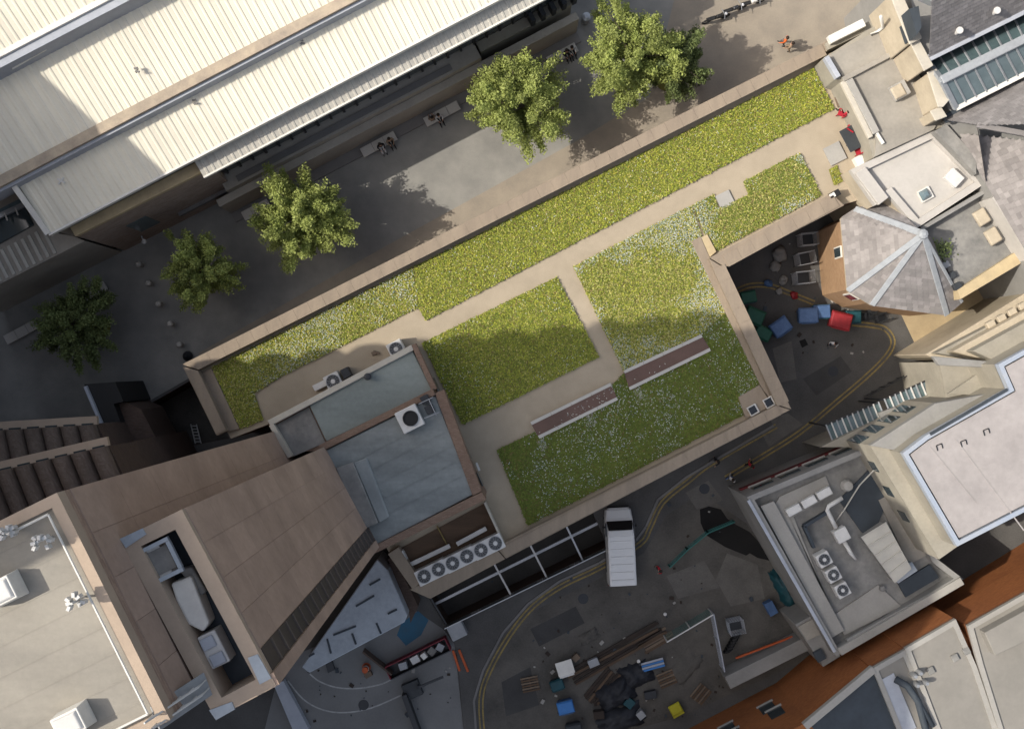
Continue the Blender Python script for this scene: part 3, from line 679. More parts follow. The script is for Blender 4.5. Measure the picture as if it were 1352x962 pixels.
# ------------------------------------------------------------------ scalloped brick terraces at the left edge
sc = thing('scalloped_brick_block', 'brown brick block with two stepped rows of rounded bays at the left edge', 'building', P(40, 600, 0))
u26 = Vector((math.cos(.47), math.sin(.47), 0)); v26 = Vector((-u26.y, u26.x, 0))
def scallops(px_a, px_b, z, n, depth, slope, zbase):
    A, B = P(*px_a, z), P(*px_b, z); d = (B-A)/n; wv = d.length/2; u = d.normalized(); nn = Vector((-u.y, u.x, 0)); down = -v26
    me = None
    for k in range(n):
        c = A+d*(k+.5); mb_ = MB(); prof = [(math.cos(math.pi*q/10), math.sin(math.pi*q/10)) for q in range(11)]
        f = [c+u*x*wv*.97+Vector((0, 0, y*wv*1.25)) for x, y in prof]; g_ = [p+down*depth+Vector((0, 0, slope)) for p in f]
        for q in range(10): mb_.face([f[q+1], f[q], g_[q], g_[q+1]])
        mb_.face(f); mb_.face(g_[::-1]); mb_.face([f[0], f[10], g_[10], g_[0]])
        mb_.build('rounded_bay', 'scallop_brick', sc)
        mb_ = MB(); mb_.bar(c-u*wv*.6+nn*.04, c+u*wv*.6+nn*.04, .12, .28); mb_.build('window', 'glass', sc)
    A2, B2 = A-v26*.05, B-v26*.05
    MB().prism([(q.x, q.y) for q in (A2, B2, B2+down*(depth+2.5), A2+down*(depth+2.5))], z-.02, zbase).build('wall', 'dark_brick', sc)
    MB().bar(A+nn*.25+Vector((0, 0, -.2)), B+nn*.25+Vector((0, 0, -.2)), .5, .3).build('string_course', 'beige_wall', sc)
scallops((-30, 628), (143, 588), 15.0, 7, 6, 1.2, 0)
scallops((-40, 570), (128, 560), 9.5, 7, 3.2, 1.8, 0)
# black flat roofs and wing between block and podium
bl = thing('dark_wing', 'low wing with black flat roof and brown wall beside the ramp well', 'building', P(160, 570, 0))
MB().prism(PX([(111, 507), (152, 504), (163, 530), (150, 533), (176, 602), (158, 610)], 5.5), 5.5, 0).build('roof', 'black', bl)
MB().prism(PX([(143, 535), (166, 531), (186, 540), (216, 597), (178, 604)], 4.6), 4.6, 0).build('roof', 'dark_brick', bl)
MB().bar(P(113, 510, 5.65), P(157, 612, 5.65), .18, .3).build('roof_edge', 'pale_blue_wall', bl)
T(MB().bar(P(196, 548, 1.0), P(218, 594, 1.0), .1, .1).bar(P(196, 548, 0), P(196, 548, 1), .06, .06).bar(P(218, 594, 0), P(218, 594, 1.0), .06, .06).build('handrail', 'white_metal'), 'white handrail along the dark ramp well', 'handrail')
t = thing('ladder', 'short white ladder standing in the dark ramp well', 'ladder', P(255, 570, -3.2)); b = MB()
for q in (0, .4): b.bar(P(252, 560, -3.2)+Vector((q, 0, 0)), P(258, 585, -1.0)+Vector((q, 0, 0)), .06, .06)
b.build('stile', 'white_metal', t); b = MB()
for k in range(6): p = lerp(P(252, 560, -3.2), P(258, 585, -1.0), (k+.5)/6); b.bar(p, p+Vector((.4, 0, 0)), .05, .05)
b.build('rung', 'white_metal', t)

# ------------------------------------------------------------------ tall buildings beyond the left edge (they cast the big shadows)
def block(name, lab, x, y0, y1, depth, z, m='tower_brick'):
    """east edge at x (at y1), running south along the tower grid"""
    t = thing(name, lab, 'tower', (x-depth/2, (y0+y1)/2, 0)); dv = Vector((.46, -.888, 0)); L = (y1-y0)/.888
    A = Vector((x, y1, 0)); B = A+dv*L; W = Vector((-.888, -.46, 0))*depth
    MB().prism([(q.x, q.y) for q in (A, B, B+W, A+W)], z, 0).build('wall', m, t)
    MB().prism([(q.x, q.y) for q in inset([A, B, B+W, A+W], .4)[1]], z+.12, z-.1).build('flat_roof', 'beige_roof', t)
    nf = int(z//3.1)
    for k in range(1, nf):
        bb = MB(); wallbox(bb, B, A, .6, L-.6, k*3.1+.8, k*3.1+2.3, .05, -.01)
        bb.build('window_band', 'glass', t)
    return t, A
wt, A = block('far_brick_tower', 'very tall brick tower with rounded corner balconies beyond the left edge', -39.0, -7.5, -3.1, 14, 67)
for k in range(3, 20):
    MB().lathe(A+Vector((-.9, -.2, k*3.1+.9)), [(.1, 0), (1.3, .05), (1.5, .4), (1.5, 1.1), (1.3, 1.4), (.1, 1.5)], 16).build('balcony', 'tower_brick', wt)
def slab_tower(name, lab, x, y0, y1, depth, z):
    t = thing(name, lab, 'tower', (x-depth/2, (y0+y1)/2, 0)); q = [Vector((x, y0, 0)), Vector((x, y1, 0)), Vector((x-depth, y1, 0)), Vector((x-depth, y0, 0))]
    MB().prism([(p.x, p.y) for p in q], z, 0).build('wall', 'tower_brick', t)
    MB().prism([(p.x, p.y) for p in inset(q, .4)[1]], z+.12, z-.1).build('flat_roof', 'beige_roof', t)
    for k in range(1, int(z//3.2)):
        bb = MB(); wallbox(bb, q[0], q[1], .8, y1-y0-.8, k*3.2+.8, k*3.2+2.3, .05, -.01); bb.build('window_band', 'glass', t)
slab_tower('far_slab_tower', 'brown slab tower beyond the left edge, south of the balconied tower', -38.5, -14.6, -7.8, 16, 64)
slab_tower('far_south_tower', 'tallest brown slab tower beyond the lower left corner', -38.2, -70, -14.8, 18, 74)
block('far_office_block', 'mid height brown office block beyond the left edge', -38.0, -2.7, 2.6, 16, 23.5)
block('far_stone_block', 'long stone block standing west of the white roofed hall', -52.0, 2.8, 34, 18, 30.0, 'hall_stone')
# ------------------------------------------------------------------ white roofed hall, top left
AH = math.radians(27.6); UH = Vector((math.cos(AH), math.sin(AH), 0)); VH = Vector((-UH.y, UH.x, 0))
hall = thing('white_roofed_hall', 'long hall with stepped white ribbed metal roofs at the top left', 'hall', P(300, 100, 0))
def st(p, o): return (p-o).dot(UH), (p-o).dot(VH)
def panel_row(org_px, zorg, n_px, zn, w_px, e_px, wd, mats, name='roof_panel', rib=.035):
    """identical ribbed sheets side by side from an eave point up to the ridge line"""
    O = P(*org_px, zorg); N = P(*n_px, zn); depth = (N-O).dot(VH); s0 = (P(*w_px, zorg)-O).dot(UH); s1 = (P(*e_px, zorg)-O).dot(UH)
    rise = zn-zorg; n = int((s1-s0)/wd); meshes = []
    for mname in mats:
        b = MB(); prof = [(0, 0), (wd*.55, 0), (wd*.66, rib), (wd*.88, rib), (wd*.998, 0)]
        lo = [Vector((x, 0, z)) for x, z in prof]; hi = [Vector((x, depth, z+rise)) for x, z in prof]
        for i in range(4): b.face([lo[i], lo[i+1], hi[i+1], hi[i]])
        th = Vector((0, 0, -.04)); b.face([lo[0]+th, lo[0], hi[0], hi[0]+th]); b.face([lo[4], lo[4]+th, hi[4]+th, hi[4]])
        for i in range(4): b.face([lo[i]+th, lo[i+1]+th, lo[i+1], lo[i]])
        meshes.append(b.data(name, mname))
    L = WL[hall.name]
    for k in range(n):
        q = O+UH*(s0+k*wd); o = link(name, random.choice(meshes), hall, (q.x-L[0], q.y-L[1], q.z-L[2]), AH)
    return O, s0, s1, depth
WS = ['white_sheet', 'white_sheet', 'white_sheet_b']
Ol, l0, l1, ld = panel_row((262, 205), 10.5, (250, 128), 11.6, (66, 307), (760, -52), .46, WS)
Ou, u0, u1, ud = panel_row((250, 101), 12.5, (171, 0), 14.3, (-60, 262), (520, -42), .46, WS)
Oh, h0_, h1_, hd = panel_row((60, 37), 15.6, (20, -60), 17.3, (-60, 100), (190, -30), .46, WS)
def along(O, s0, s1, t0, t1, z1, z0, m, name, par=hall, bevel=0):
    q = [O+UH*s0+VH*t0, O+UH*s1+VH*t0, O+UH*s1+VH*t1, O+UH*s0+VH*t1]
    return MB().prism([(p.x, p.y) for p in q], z1, z0).build(name, m, par, bevel=bevel)
def stp(px, z, O): return st(P(*px, z), O)
# eave trims, gutters, walls
along(Ol, l0-.1, l1, -.14, -.005, 10.56, 10.2, 'white_trim', 'eave_trim')
b = MB(); e0 = Ol+UH*(l0-.12); b.bar(e0+Ev*.06, e0+VH*ld+Ev*(1.56), .32, .14); b.build('verge_trim', 'white_trim', hall)
along(Ol, l0+.02, l1, .25, ld+.15, 10.25, 0, 'hall_stone', 'wall')
t_up = (Ou-Ol).dot(VH); su = (Ou-Ol).dot(UH)
along(Ol, u0+su, l1, t_up-.62, t_up-.02, 12.62, 11.0, 'gutter_tan', 'parapet_gutter')
along(Ol, u0+su, l1, t_up-.8, t_up-.625, 12.35, 11.0, 'pale_blue_wall', 'clerestory_wall')
along(Ol, u0+su, l1, t_up-.02, t_up+ud+.1, 12.2, 0, 'hall_stone', 'wall')
along(Ol, l0, l1, ld+.16, t_up-.82, 11.3, 10.6, 'pale_blue_wall', 'valley_gutter')
t_h = (Oh-Ol).dot(VH); s_h = (Oh-Ol).dot(UH)
along(Ol, u0+su, s_h+h1_+6, t_h-.75, t_h-.02, 15.5, 12, 'pale_blue_wall', 'clerestory_wall')
along(Ol, u0+su, s_h+h1_+6, t_h-.3, t_h-.0, 15.7, 15.4, 'white_trim', 'eave_trim')
along(Ol, u0+su, s_h+h1_+6, t_h-.02, t_h+hd, 15.3, 12, 'hall_stone', 'wall')
# louvre strips at the top of the upper roof
for a, c in (((14, 87), (108, 33)), ((115, 28), (215, -30))):
    A, C = P(*a, 14.8), P(*c, 14.8); b = MB(); n = 26
    lv = thing('louvre_strip', 'white slatted louvre strip on the upper hall roof, %s' % ('left one of two' if a[0] < 50 else 'right one of two'), 'louvre', (A+C)/2-Ev*.6)
    for s in (-.2, .2): b.bar(A+VH*s, C+VH*s, .06, .1)
    for q in (.05, .5, .95): b.bar(lerp(A, C, q)-Ev*.7, lerp(A, C, q), .06, .06)
    b.build('frame', 'white_trim', lv)
    for k in range(n): p = lerp(A, C, (k+.5)/n); MB().bar(p-VH*.17, p+VH*.17, .12, .05).build('slat', 'white_sheet', lv)
# canopy of translucent sheets, ledges and glazing on the street front
panel_row((452, 137), 9.3, (446, 112), 9.7, (268, 232), (790, -30), .46, ['translucent_sheet'], 'canopy_panel', .04)
q0, q1 = stp((268, 232), 9.3, Ol)[0], l1
tc = stp((452, 137), 9.3, Ol)[1]
along(Ol, q0, q1, tc-.12, tc-.01, 9.36, 9.1, 'white_trim', 'canopy_edge')
tl0 = stp((455, 150), 4.0, Ol)[1]; tl1 = stp((455, 178), 4.0, Ol)[1]
se = stp((632, 70), 4.0, Ol)[0]
along(Ol, q0, se, tl0-.9, .2, 4.0, 0, 'hall_stone', 'plinth')
along(Ol, q0-1, q1, tl1-.2, tl0-.9, 3.2, 0, 'hall_stone', 'plinth', bevel=.03)
along(Ol, se+.2, q1, tl0-.4, .2, 3.4, 0, 'facade_stone', 'plinth', bevel=.03)
along(Ol, q0+1, se-2, tl1+.5, tl1+.9, 4.08, 3.0, 'kerb', 'ledge')
along(Ol, q0+.5, q1, .02, .24, 8.8, 4.2, 'glass', 'glazing')
for k in range(26):
    s = q0+.6+k*(q1-q0-1)/26; along(Ol, s, s+.14, -.1, .1, 8.8, 4.1, 'dark_steel', 'mullion')
for k in range(5):
    s = stp((700+k*14, 22-k*7), 5.0, Ol)[0]; along(Ol, s, s+.3, tl0-.5, tl0+.1, 4.6, 3.4, 'dark_steel', 'grille')
along(Ol, q0-1, q1, tl1-.9, tl1-.2, .16, 0, 'kerb', 'step')
# stone pavilion in front of the lower roof
pv = thing('stone_pavilion', 'pinkish stone pavilion with slit window under the lower white roof', 'building', P(200, 280, 0))
MB().prism(PX([(92, 300), (268, 209), (277, 222), (99, 312)], 9.0), 9.0, 8.6).build('coping', 'coping_tan', pv, bevel=.03)
A, C = P(102, 312, 8.6), P(276, 223, 8.6); dW = (C-A).normalized(); nW = Vector((-dW.y, dW.x, 0))
MB().prism([(p.x, p.y) for p in (A, C, C+nW*2.2, A+nW*2.2)], 8.6, 0).build('wall', 'hall_brick', pv)
bb = MB(); wallbox(bb, A, C, 2.2, 3.6, 2.6, 5.6, .06, -.02); bb.build('window', 'glass_teal', pv)
bb = MB(); wallbox(bb, A, C, 4.9, (C-A).length-.2, 2.2, 2.6, .25, -.02); bb.build('string_course', 'kerb', pv)
t = thing('wall_lamp', 'small white wall lamp low on the stone pavilion', 'lamp', A+dW*1.9-Ev*6.6); o_ = A+dW*1.9-nW*.1; o_.z = 1.9
MB().bar(o_, o_-nW*.35, .08, .08).build('arm', 'steel', t); MB().lathe(o_-nW*.42-Ev*.1, [(.05, 0), (.16, .05), (.16, .2), (.06, .24)], 12).build('lamp_head', 'white_metal', t)
# west end: rooflight and low ribbed roof
lw = thing('low_west_annex', 'low annex with glass rooflight and grey ribbed roof at the left edge', 'building', P(20, 320, 0))
MB().prism(PX([(-60, 320), (40, 250), (66, 306), (98, 312), (112, 318), (-60, 405)], 6.8), 6.8, 0).build('wall', 'hall_stone', lw)
MB().prism(PX([(-30, 284), (26, 256), (30, 268), (-26, 298)], 7.4), 7.4, 6.6).build('rooflight', 'glass_pale', lw, bevel=.03)
MB().prism(PX([(-30, 301), (32, 271), (44, 297), (-16, 330)], 7.0), 7.0, 6.6).build('rooflight', 'glass', lw, bevel=.03)
for k in range(3):
    MB().bar(P(-8+k*14, 288-k*7, 7.45), P(-4+k*14, 298-k*7, 7.45), .08, .08).build('glazing_bar', 'white_trim', lw)
MB().bar(P(-30, 299, 7.3), P(32, 270, 7.3), .3, .25).build('gutter', 'steel', lw)
for k in range(10):
    p, q = P(-25+k*9, 343-k*4.6, 6.86), P(-8+k*9, 376-k*4.6, 6.86); MB().bar(p, q, .2, .09).build('roof_rib', 'translucent_sheet', lw)
b = MB(); b.box(P(81, 239, 11.3), (.5, .1, .08), .9); b.box(P(81, 239, 11.34), (.5, .1, .08), -.5); T(b.build('roof_anchor', 'white_metal'), 'white cross shaped anchor on the shaded end of the lower white roof', 'anchor')
for k, (x, y, lab) in enumerate(((181, 93, 'small grey scuff bracket on the middle of the upper white roof'), (258, 135, 'small grey bracket at the middle of the lower white roof'), (399, 56, 'small grey bracket at the right of the lower white roof'))):
    z = 13.35 if k == 0 else 11.45
    b = MB()
    for j in range(4): b.box(P(x+j*1.3-2, y+(j % 2)*4-2, z), (.14, .1, .12), j)
    T(b.build('roof_bracket', 'flat_grey'), lab, 'bracket')

# ------------------------------------------------------------------ slate roofs
def slates(verts, mat, parent, tw=.36, ex=.28, name='slates'):
    """overlapping slates on one planar slope given by its 3D outline (first edge = eave)"""
    a, b_ = verts[0], verts[1]; u = (b_-a).normalized(); nrm = Vector((0, 0, 0))
    for i in range(1, len(verts)-1): nrm += (verts[i]-a).cross(verts[i+1]-a)
    nrm.normalize()
    if nrm.z < 0: nrm = -nrm
    n0 = (b_-a).cross(verts[2]-a).normalized()
    n0 = n0 if n0.z > 0 else -n0
    verts = [Vector((p.x, p.y, a.z-((p.x-a.x)*n0.x+(p.y-a.y)*n0.y)/n0.z)) for p in verts]; nrm = n0
    v = nrm.cross(u)
    pts = [((p-a).dot(u), (p-a).dot(v)) for p in verts]
    if sum(p[1] for p in pts) < 0: v = -v; pts = [(x, -y) for x, y in pts]
    def spans(y):
        xs = []
        for i in range(len(pts)):
            (x1, y1), (x2, y2) = pts[i], pts[(i+1) % len(pts)]
            if (y1 > y) != (y2 > y): xs.append(x1+(y-y1)*(x2-x1)/(y2-y1))
        return sorted(xs)
    mb_ = MB(); y = 0; row = 0; top = max(p[1] for p in pts)
    while y < top:
        xs = spans(min(y+ex*.5, top-.01))
        for k in range(0, len(xs)-1, 2):
            x = xs[k]-(tw*.5 if row % 2 else 0)
            while x < xs[k+1]:
                x0, x1 = max(x+.006, xs[k]), min(x+tw-.006, xs[k+1]); x += tw
                if x1-x0 < .04: continue
                q = [a+u*x0+v*y+nrm*.045, a+u*x1+v*y+nrm*.045, a+u*x1+v*(y+ex*1.12)+nrm*.012, a+u*x0+v*(y+ex*1.12)+nrm*.012]
                lo = [p-nrm*.03 for p in q[:2]]; tn = random.random()**1.3
                mb_.face(q, 0, tn); mb_.face([lo[0], lo[1], q[1], q[0]], 0, tn); mb_.face([lo[1], q[2], q[1]], 0, tn); mb_.face([lo[0], q[0], q[3]], 0, tn)
        y += ex; row += 1
    o = mb_.build(name, mat, parent); o['kind'] = 'stuff'
    MB().face(verts if nrm.dot((verts[1]-a).cross(verts[2]-a)) > 0 else verts[::-1]).build('roof_deck', mat, parent)
def capline(p, q, parent, wd=.34, m='lead', name='hip_cap'): return MB().bar(p+Ev*.06, q+Ev*.06, wd, .1).build(name, m, parent, bevel=.03)

# octagonal slate roofed building
oc = thing('bay_ended_building', 'brick building with hipped slate roof and angled bay end in the bin yard', 'building', P(1180, 340, 0))
ZE = 6.6; ZA = 10.2
E = PX([(1128, 276), (1110, 288), (1119, 384), (1151, 403), (1250, 416), (1270, 399), (1236, 318), (1206, 297), (1172, 262)], ZE)
APX = P(1219, 309, ZA); Nn = P(1140, 281, ZE+1.6)
MB().prism([(p.x, p.y) for p in inset(E, .22)[1]], ZE-.05, 0).build('wall', 'sandy_brick', oc)
b = MB(); ring(b, E, .3, ZE+.02, ZE-.25); b.build('eaves', 'cream_stone', oc)
for i in (1, 2, 3, 4, 5): slates([E[i], E[(i+1) % 9], APX], 'slate_warm' if i < 3 else 'slate', oc)
slates([E[0], E[1], APX], 'slate_warm', oc); slates([E[8], E[0], APX], 'slate', oc)
for i in (0, 2, 3, 4): capline(E[i], APX, oc, .36 if i else .42)
capline(E[5], APX, oc, .2)
MB().lathe(APX-Ev*.1, [(.34, 0), (.28, .18), (.12, .26)], 10).build('finial', 'lead', oc)
for a, c, s, z in ((1, 2, 2.0, 4.0), (2, 3, .8, 4.0)):
    bb = MB(); i = inset(E, .22)[1]
    # outline may be reversed by inset: use the original eave line pulled in
    p, q = E[a], E[c]; ctr = sum(E, Vector())/9
    d = (q-p).normalized(); n_ = Vector((d.y, -d.x, 0)); n_ = n_ if n_.dot(ctr-p) < 0 else -n_
    m_ = p+d*s-n_*.2; bb.box(Vector((m_.x, m_.y, z)), (.75, .12, 1.5), math.atan2(d.y, d.x)); bb.build('window_frame', 'white_trim', oc)
    bb = MB(); m_ = m_+n_*.05; bb.box(Vector((m_.x, m_.y, z+.08)), (.58, .06, 1.3), math.atan2(d.y, d.x)); bb.build('window', 'glass', oc)
# white flat roof next to the terrace
wf = thing('white_flat_block', 'square block with bright white flat roof at the east end of the garden', 'building', P(1215, 240, 0))
WFP = PX([(1123, 224), (1233, 172), (1289, 229), (1301, 242), (1211, 301), (1175, 259), (1156, 271)], 8.7)
MB().prism([(p.x, p.y) for p in WFP], 8.2, 0).build('wall', 'cream_stone', wf)
MB().prism([(p.x, p.y) for p in inset(WFP, .3)[1]], 8.4, 8.1).build('flat_roof', 'white_flat', wf)
b = MB(); ring(b, PX([(1123, 224), (1233, 172), (1289, 229), (1301, 242), (1211, 301), (1175, 259), (1156, 271)], 8.7), .42, 8.7, 8.15); b.build('parapet', 'white_flat', wf, bevel=.02)
MB().bar(P(1135, 225, 8.8), P(1166, 266, 8.8), .75, .3).build('parapet_cap', 'white_flat', wf, bevel=.03)
t = thing('roof_dome', 'pale blue domed rooflight on the bright white flat roof', 'rooflight', P(1221, 257, 8.4))
MB().box(P(1221, 257, 8.4), (.75, .75, .2), .5).build('kerb', 'white_trim', t); MB().box(P(1221, 257, 8.6), (.65, .65, .3), .5, taper=.45).build('dome', 'glass_pale', t, bevel=.05, seg=2)
roofbox('roof_hatch', 1257, 236, 8.4, (.95, .8, .45), -.75, 'white_metal', 'square white hatch on the bright white flat roof', 'hatch')
# beige flat roofs at the top right
fb = thing('beige_flat_block', 'low block with two beige flat roofs north of the white flat roof', 'building', P(1160, 130, 0))
MB().prism(PX([(1089, 75), (1151, 36), (1166, 30), (1260, 160), (1233, 172), (1154, 208), (1148, 184), (1112, 106), (1104, 103)], 9.0), 8.8, 0).build('wall', 'facade_stone', fb)
MB().prism(PX([(1094, 74), (1160, 40), (1182, 65), (1113, 102)], 8.95), 8.95, 8.7).build('flat_roof', 'flat_beige', fb)
MB().prism(PX([(1119, 104), (1184, 70), (1245, 160), (1160, 200), (1153, 172)], 8.95), 8.95, 8.7).build('flat_roof', 'flat_beige', fb)
MB().prism(PX([(1158, 172), (1236, 165), (1233, 171), (1155, 207)], 8.97), 8.97, 8.7).build('roof_edge', 'flat_beige', fb)
for p, q, wd, hh, m in (((1090, 76), (1106, 103), .3, .5, 'pale_blue_wall'), ((1112, 106), (1184, 68), .3, .35, 'flat_beige'), ((1120, 106), (1156, 176), .45, .4, 'concrete'), ((1112, 108), (1149, 182), .3, .3, 'coping_pale'), ((1156, 174), (1166, 190), .16, .3, 'white_trim')):
    MB().bar(P(*p, 9.0+hh/2-.1), P(*q, 9.0+hh/2-.1), wd, hh).build('parapet', m, fb, bevel=.02)
T(MB().bar(P(1094, 54, 8.0), P(1140, 31, 8.0), .5, .5).build('white_beam', 'white_trim', bevel=.03), 'white box gutter at the north edge of the beige flat roof', 'gutter')
bpy.data.objects['white_beam'].name = 'box_gutter'
MB().prism(PX([(1090, 57), (1152, 26), (1160, 34), (1093, 66)], 7.7), 7.7, 0).build('wall', 'facade_stone', fb)
t = thing('rooflight_box', 'pale square rooflight box on the larger beige flat roof', 'rooflight', P(1186, 121, 8.95))
MB().box(P(1186, 121, 8.95), (1.0, 1.0, .55), .5, taper=.92).build('kerb', 'concrete', t, bevel=.04); MB().box(P(1186, 121, 9.5), (.8, .8, .1), .5, taper=.8).build('lid', 'cream_stone', t, bevel=.03)
# stepped stone gable wall
gw = thing('stepped_gable_wall', 'thick pale stone gable wall stepping down across the roofs at the top right', 'wall', P(1205, 80, 8.8))
for px, z in (([(1176, -8), (1190, -8), (1216, 50), (1202, 57)], 12.6), ([(1204, 58), (1213, 53), (1231, 86), (1221, 92)], 12.2), ([(1226, 96), (1236, 92), (1252, 132), (1245, 140), (1240, 140)], 11.6), ([(1230, 147), (1242, 142), (1249, 153), (1236, 158)], 11.0)):
    MB().prism(PX(px, z), z, 8.5).build('stage', 'cream_stone', gw, bevel=.04)
    q = PX(px, z+.12); MB().prism([(p.x, p.y) for p in inset(q, -.06)[1]], z+.12, z-.02).build('coping', 'coping_pale', gw, bevel=.03)
b = MB(); b.tube([P(1150, 46, 9.0), P(1160, 40, 9.3), P(1166, 36, 10), P(1163, 22, 12)], .1, 8); T(b.build('downpipe', 'white_trim', smooth=True), 'bent white downpipe at the foot of the stepped gable wall', 'pipe')
# slate roofs and lantern top right
sr = thing('slate_roofed_range', 'range with large grey slate roofs at the top right corner', 'building', P(1300, 60, 0))
z0, z1 = 12.2, 14.6
q = [P(1226, 77, z0), P(1420, -20, z0), P(1400, -60, z1), P(1196, -40, z1)]
slates(q, 'slate', sr)
MB().prism([(p.x, p.y) for p in (P(1222, 80, z0), P(1420, -18, z0), P(1420, -60, z0), P(1195, -60, z0))], z0-.4, 0).build('wall', 'facade_grey', sr)
MB().bar(P(1222, 79, z0), P(1420, -19, z0), .4, .16).build('gutter', 'pale_blue_wall', sr)
T(MB().prism(PX([(1200, 12), (1213, 8), (1217, 36), (1211, 46)], 14.0), 14.0, 12.0).build('chimney_shadow', 'flat_dark'), 'dark block put in for the shadow behind the stepped gable wall', 'gutter')  # dark block stands in for the shadow cast behind the gable wall
for x, y, lab in ((1311, 18, 'small white vent near the corner of the top right slate roof'), (1262, 44, 'small grey vent above the gutter of the top right slate roof')):
    T(MB().lathe(P(x, y, 12.9), [(.12, 0), (.12, .5), (.2, .5), (.2, .6)], 12).build('roof_vent', 'white_metal'), lab, 'vent')
T(MB().prism(PX([(1217, -4), (1240, 6), (1244, -6)], 14.3), 14.3, 13.6).build('roof_upstand', 'lead', bevel=.02), 'small lead covered upstand at the top of the slate roof', 'upstand')
ln = thing('glass_lantern', 'ridged glass roof lantern between the slate roofs at the right', 'rooflight', P(1300, 90, 9))
RA, RB = P(1243, 106, 12.6), P(1420, 18, 12.6); NA, NB = P(1226, 82, 10.4), P(1410, -10, 10.4); SA, SB = P(1262, 143, 11.2), P(1440, 53, 11.2)
for (A_, B_, m) in ((NA, NB, 'glass_teal'), (SA, SB, 'glass_pale')):
    n = 13
    for k in range(n):
        p, q = lerp(A_, B_, k/n), lerp(A_, B_, (k+1)/n); r, s = lerp(RA, RB, k/n), lerp(RA, RB, (k+1)/n); e = (q-p).normalized()*.06
        off = Vector((0, 0, -.05)); pts = [p+e, q-e, s-e, r+e]
        mb_ = MB(); mb_.mesh(pts+[x+off for x in pts], [(0, 1, 2, 3), (7, 6, 5, 4), (0, 4, 5, 1), (1, 5, 6, 2), (2, 6, 7, 3), (3, 7, 4, 0)]); mb_.build('glass_pane', m, ln)
        MB().bar(p, r, .09, .12).build('glazing_bar', 'lead', ln)
MB().bar(RA, RB, .5, .2).build('ridge_cap', 'lead', ln, bevel=.04); MB().bar(SA, SB, .34, .16).build('gutter', 'white_trim', ln); MB().bar(NA, NB, .3, .16).build('gutter', 'flat_dark', ln)
MB().bar(NA, RA, .3, .2).build('verge', 'lead', ln); MB().bar(RA, SA, .3, .2).build('verge', 'lead', ln)
MB().prism([(p.x, p.y) for p in (NA, NB, SB, SA)], 10.3, 0).build('wall', 'facade_grey', ln)
# slate roof on the right edge
sr2 = thing('hipped_slate_roof', 'broad warm grey slate roof at the right edge behind the white flat roof', 'building', P(1320, 220, 0))
ze = 9.6; q1 = [P(1302, 243, ze), P(1352, 331, ze), P(1440, 480, ze), P(1500, 180, 13.5), P(1330, 150, 13.2)]
K = P(1246, 155, ze); RID = P(1262, 160, 11.2)
slates([P(1302, 243, ze), P(1400, 410, ze), P(1480, 200, 13.0), P(1290, 165, 12.2)], 'slate_warm', sr2)
slates([P(1290, 170, ze), P(1302, 243, ze), P(1290, 165, 12.2)], 'slate_warm', sr2)
slates([P(1480, 30, 10.2), P(1246, 158, 10.2), P(1290, 165, 12.2), P(1480, 200, 13.0)], 'slate', sr2)
MB().prism(PX([(1246, 160), (1300, 240), (1400, 410), (1480, 400), (1480, 40)], 9.4), 9.4, 0).build('wall', 'facade_grey', sr2)
MB().bar(P(1290, 165, 12.2), P(1480, 200, 13.0), .3, .14).build('ridge_cap', 'slate', sr2)
MB().bar(P(1246, 158, 10.2), P(1480, 30, 10.2), .5, .2).build('gutter', 'flat_dark', sr2)
MB().bar(P(1254, 152, 9.9), P(1420, 72, 9.9), .9, .3).build('gutter', 'pale_blue_wall', sr2)
MB().prism(PX([(1234, 173), (1250, 164), (1289, 208), (1289, 230)], 9.7), 9.7, 9.0).build('valley', 'flat_grey', sr2)
# small roof terrace with two planters
rt2 = thing('lower_roof_terrace', 'grey roof terrace with white side wall below the slate roof at the right', 'terrace', P(1290, 320, 0))
MB().prism(PX([(1214, 300), (1300, 246), (1352, 334), (1352, 345), (1268, 395), (1240, 330)], 7.6), 7.6, 0).build('floor', 'flat_grey', rt2)
MB().bar(P(1304, 262, 8.6), P(1362, 352, 8.6), .35, 2.0).build('side_wall', 'white_flat', rt2)
MB().bar(P(1213, 303, 8.0), P(1303, 250, 8.0), .25, .9).build('side_wall', 'facade_grey', rt2)
MB().prism(PX([(1268, 395), (1352, 345), (1345, 330), (1264, 383)], 8.0), 8.0, 0).build('parapet', 'coping_tan', rt2)
for (x, y), lab in (((1295, 287), 'white cushioned ottoman on the roof terrace, the upper of two'), ((1310, 312), 'white cushioned ottoman on the roof terrace, the lower of two')):
    t = thing('garden_ottoman', lab, 'seat', P(x, y, 7.6), group='ottomans on the roof terrace')
    MB().box(P(x, y, 7.6), (.8, 1.0, .5), .55, taper=.95).build('base', 'concrete', t, bevel=.03); MB().box(P(x, y, 8.1), (.82, 1.02, .28), .55, taper=.9).build('cushion', 'cream_stone', t, bevel=.08, seg=3)
    for dx in (-.3, .3):
        for dy in (-.3, .3): MB().box(P(x, y, 7.55)+Vector((dx, dy, 0)), (.08, .08, .08)).build('foot', 'dark_steel', t)

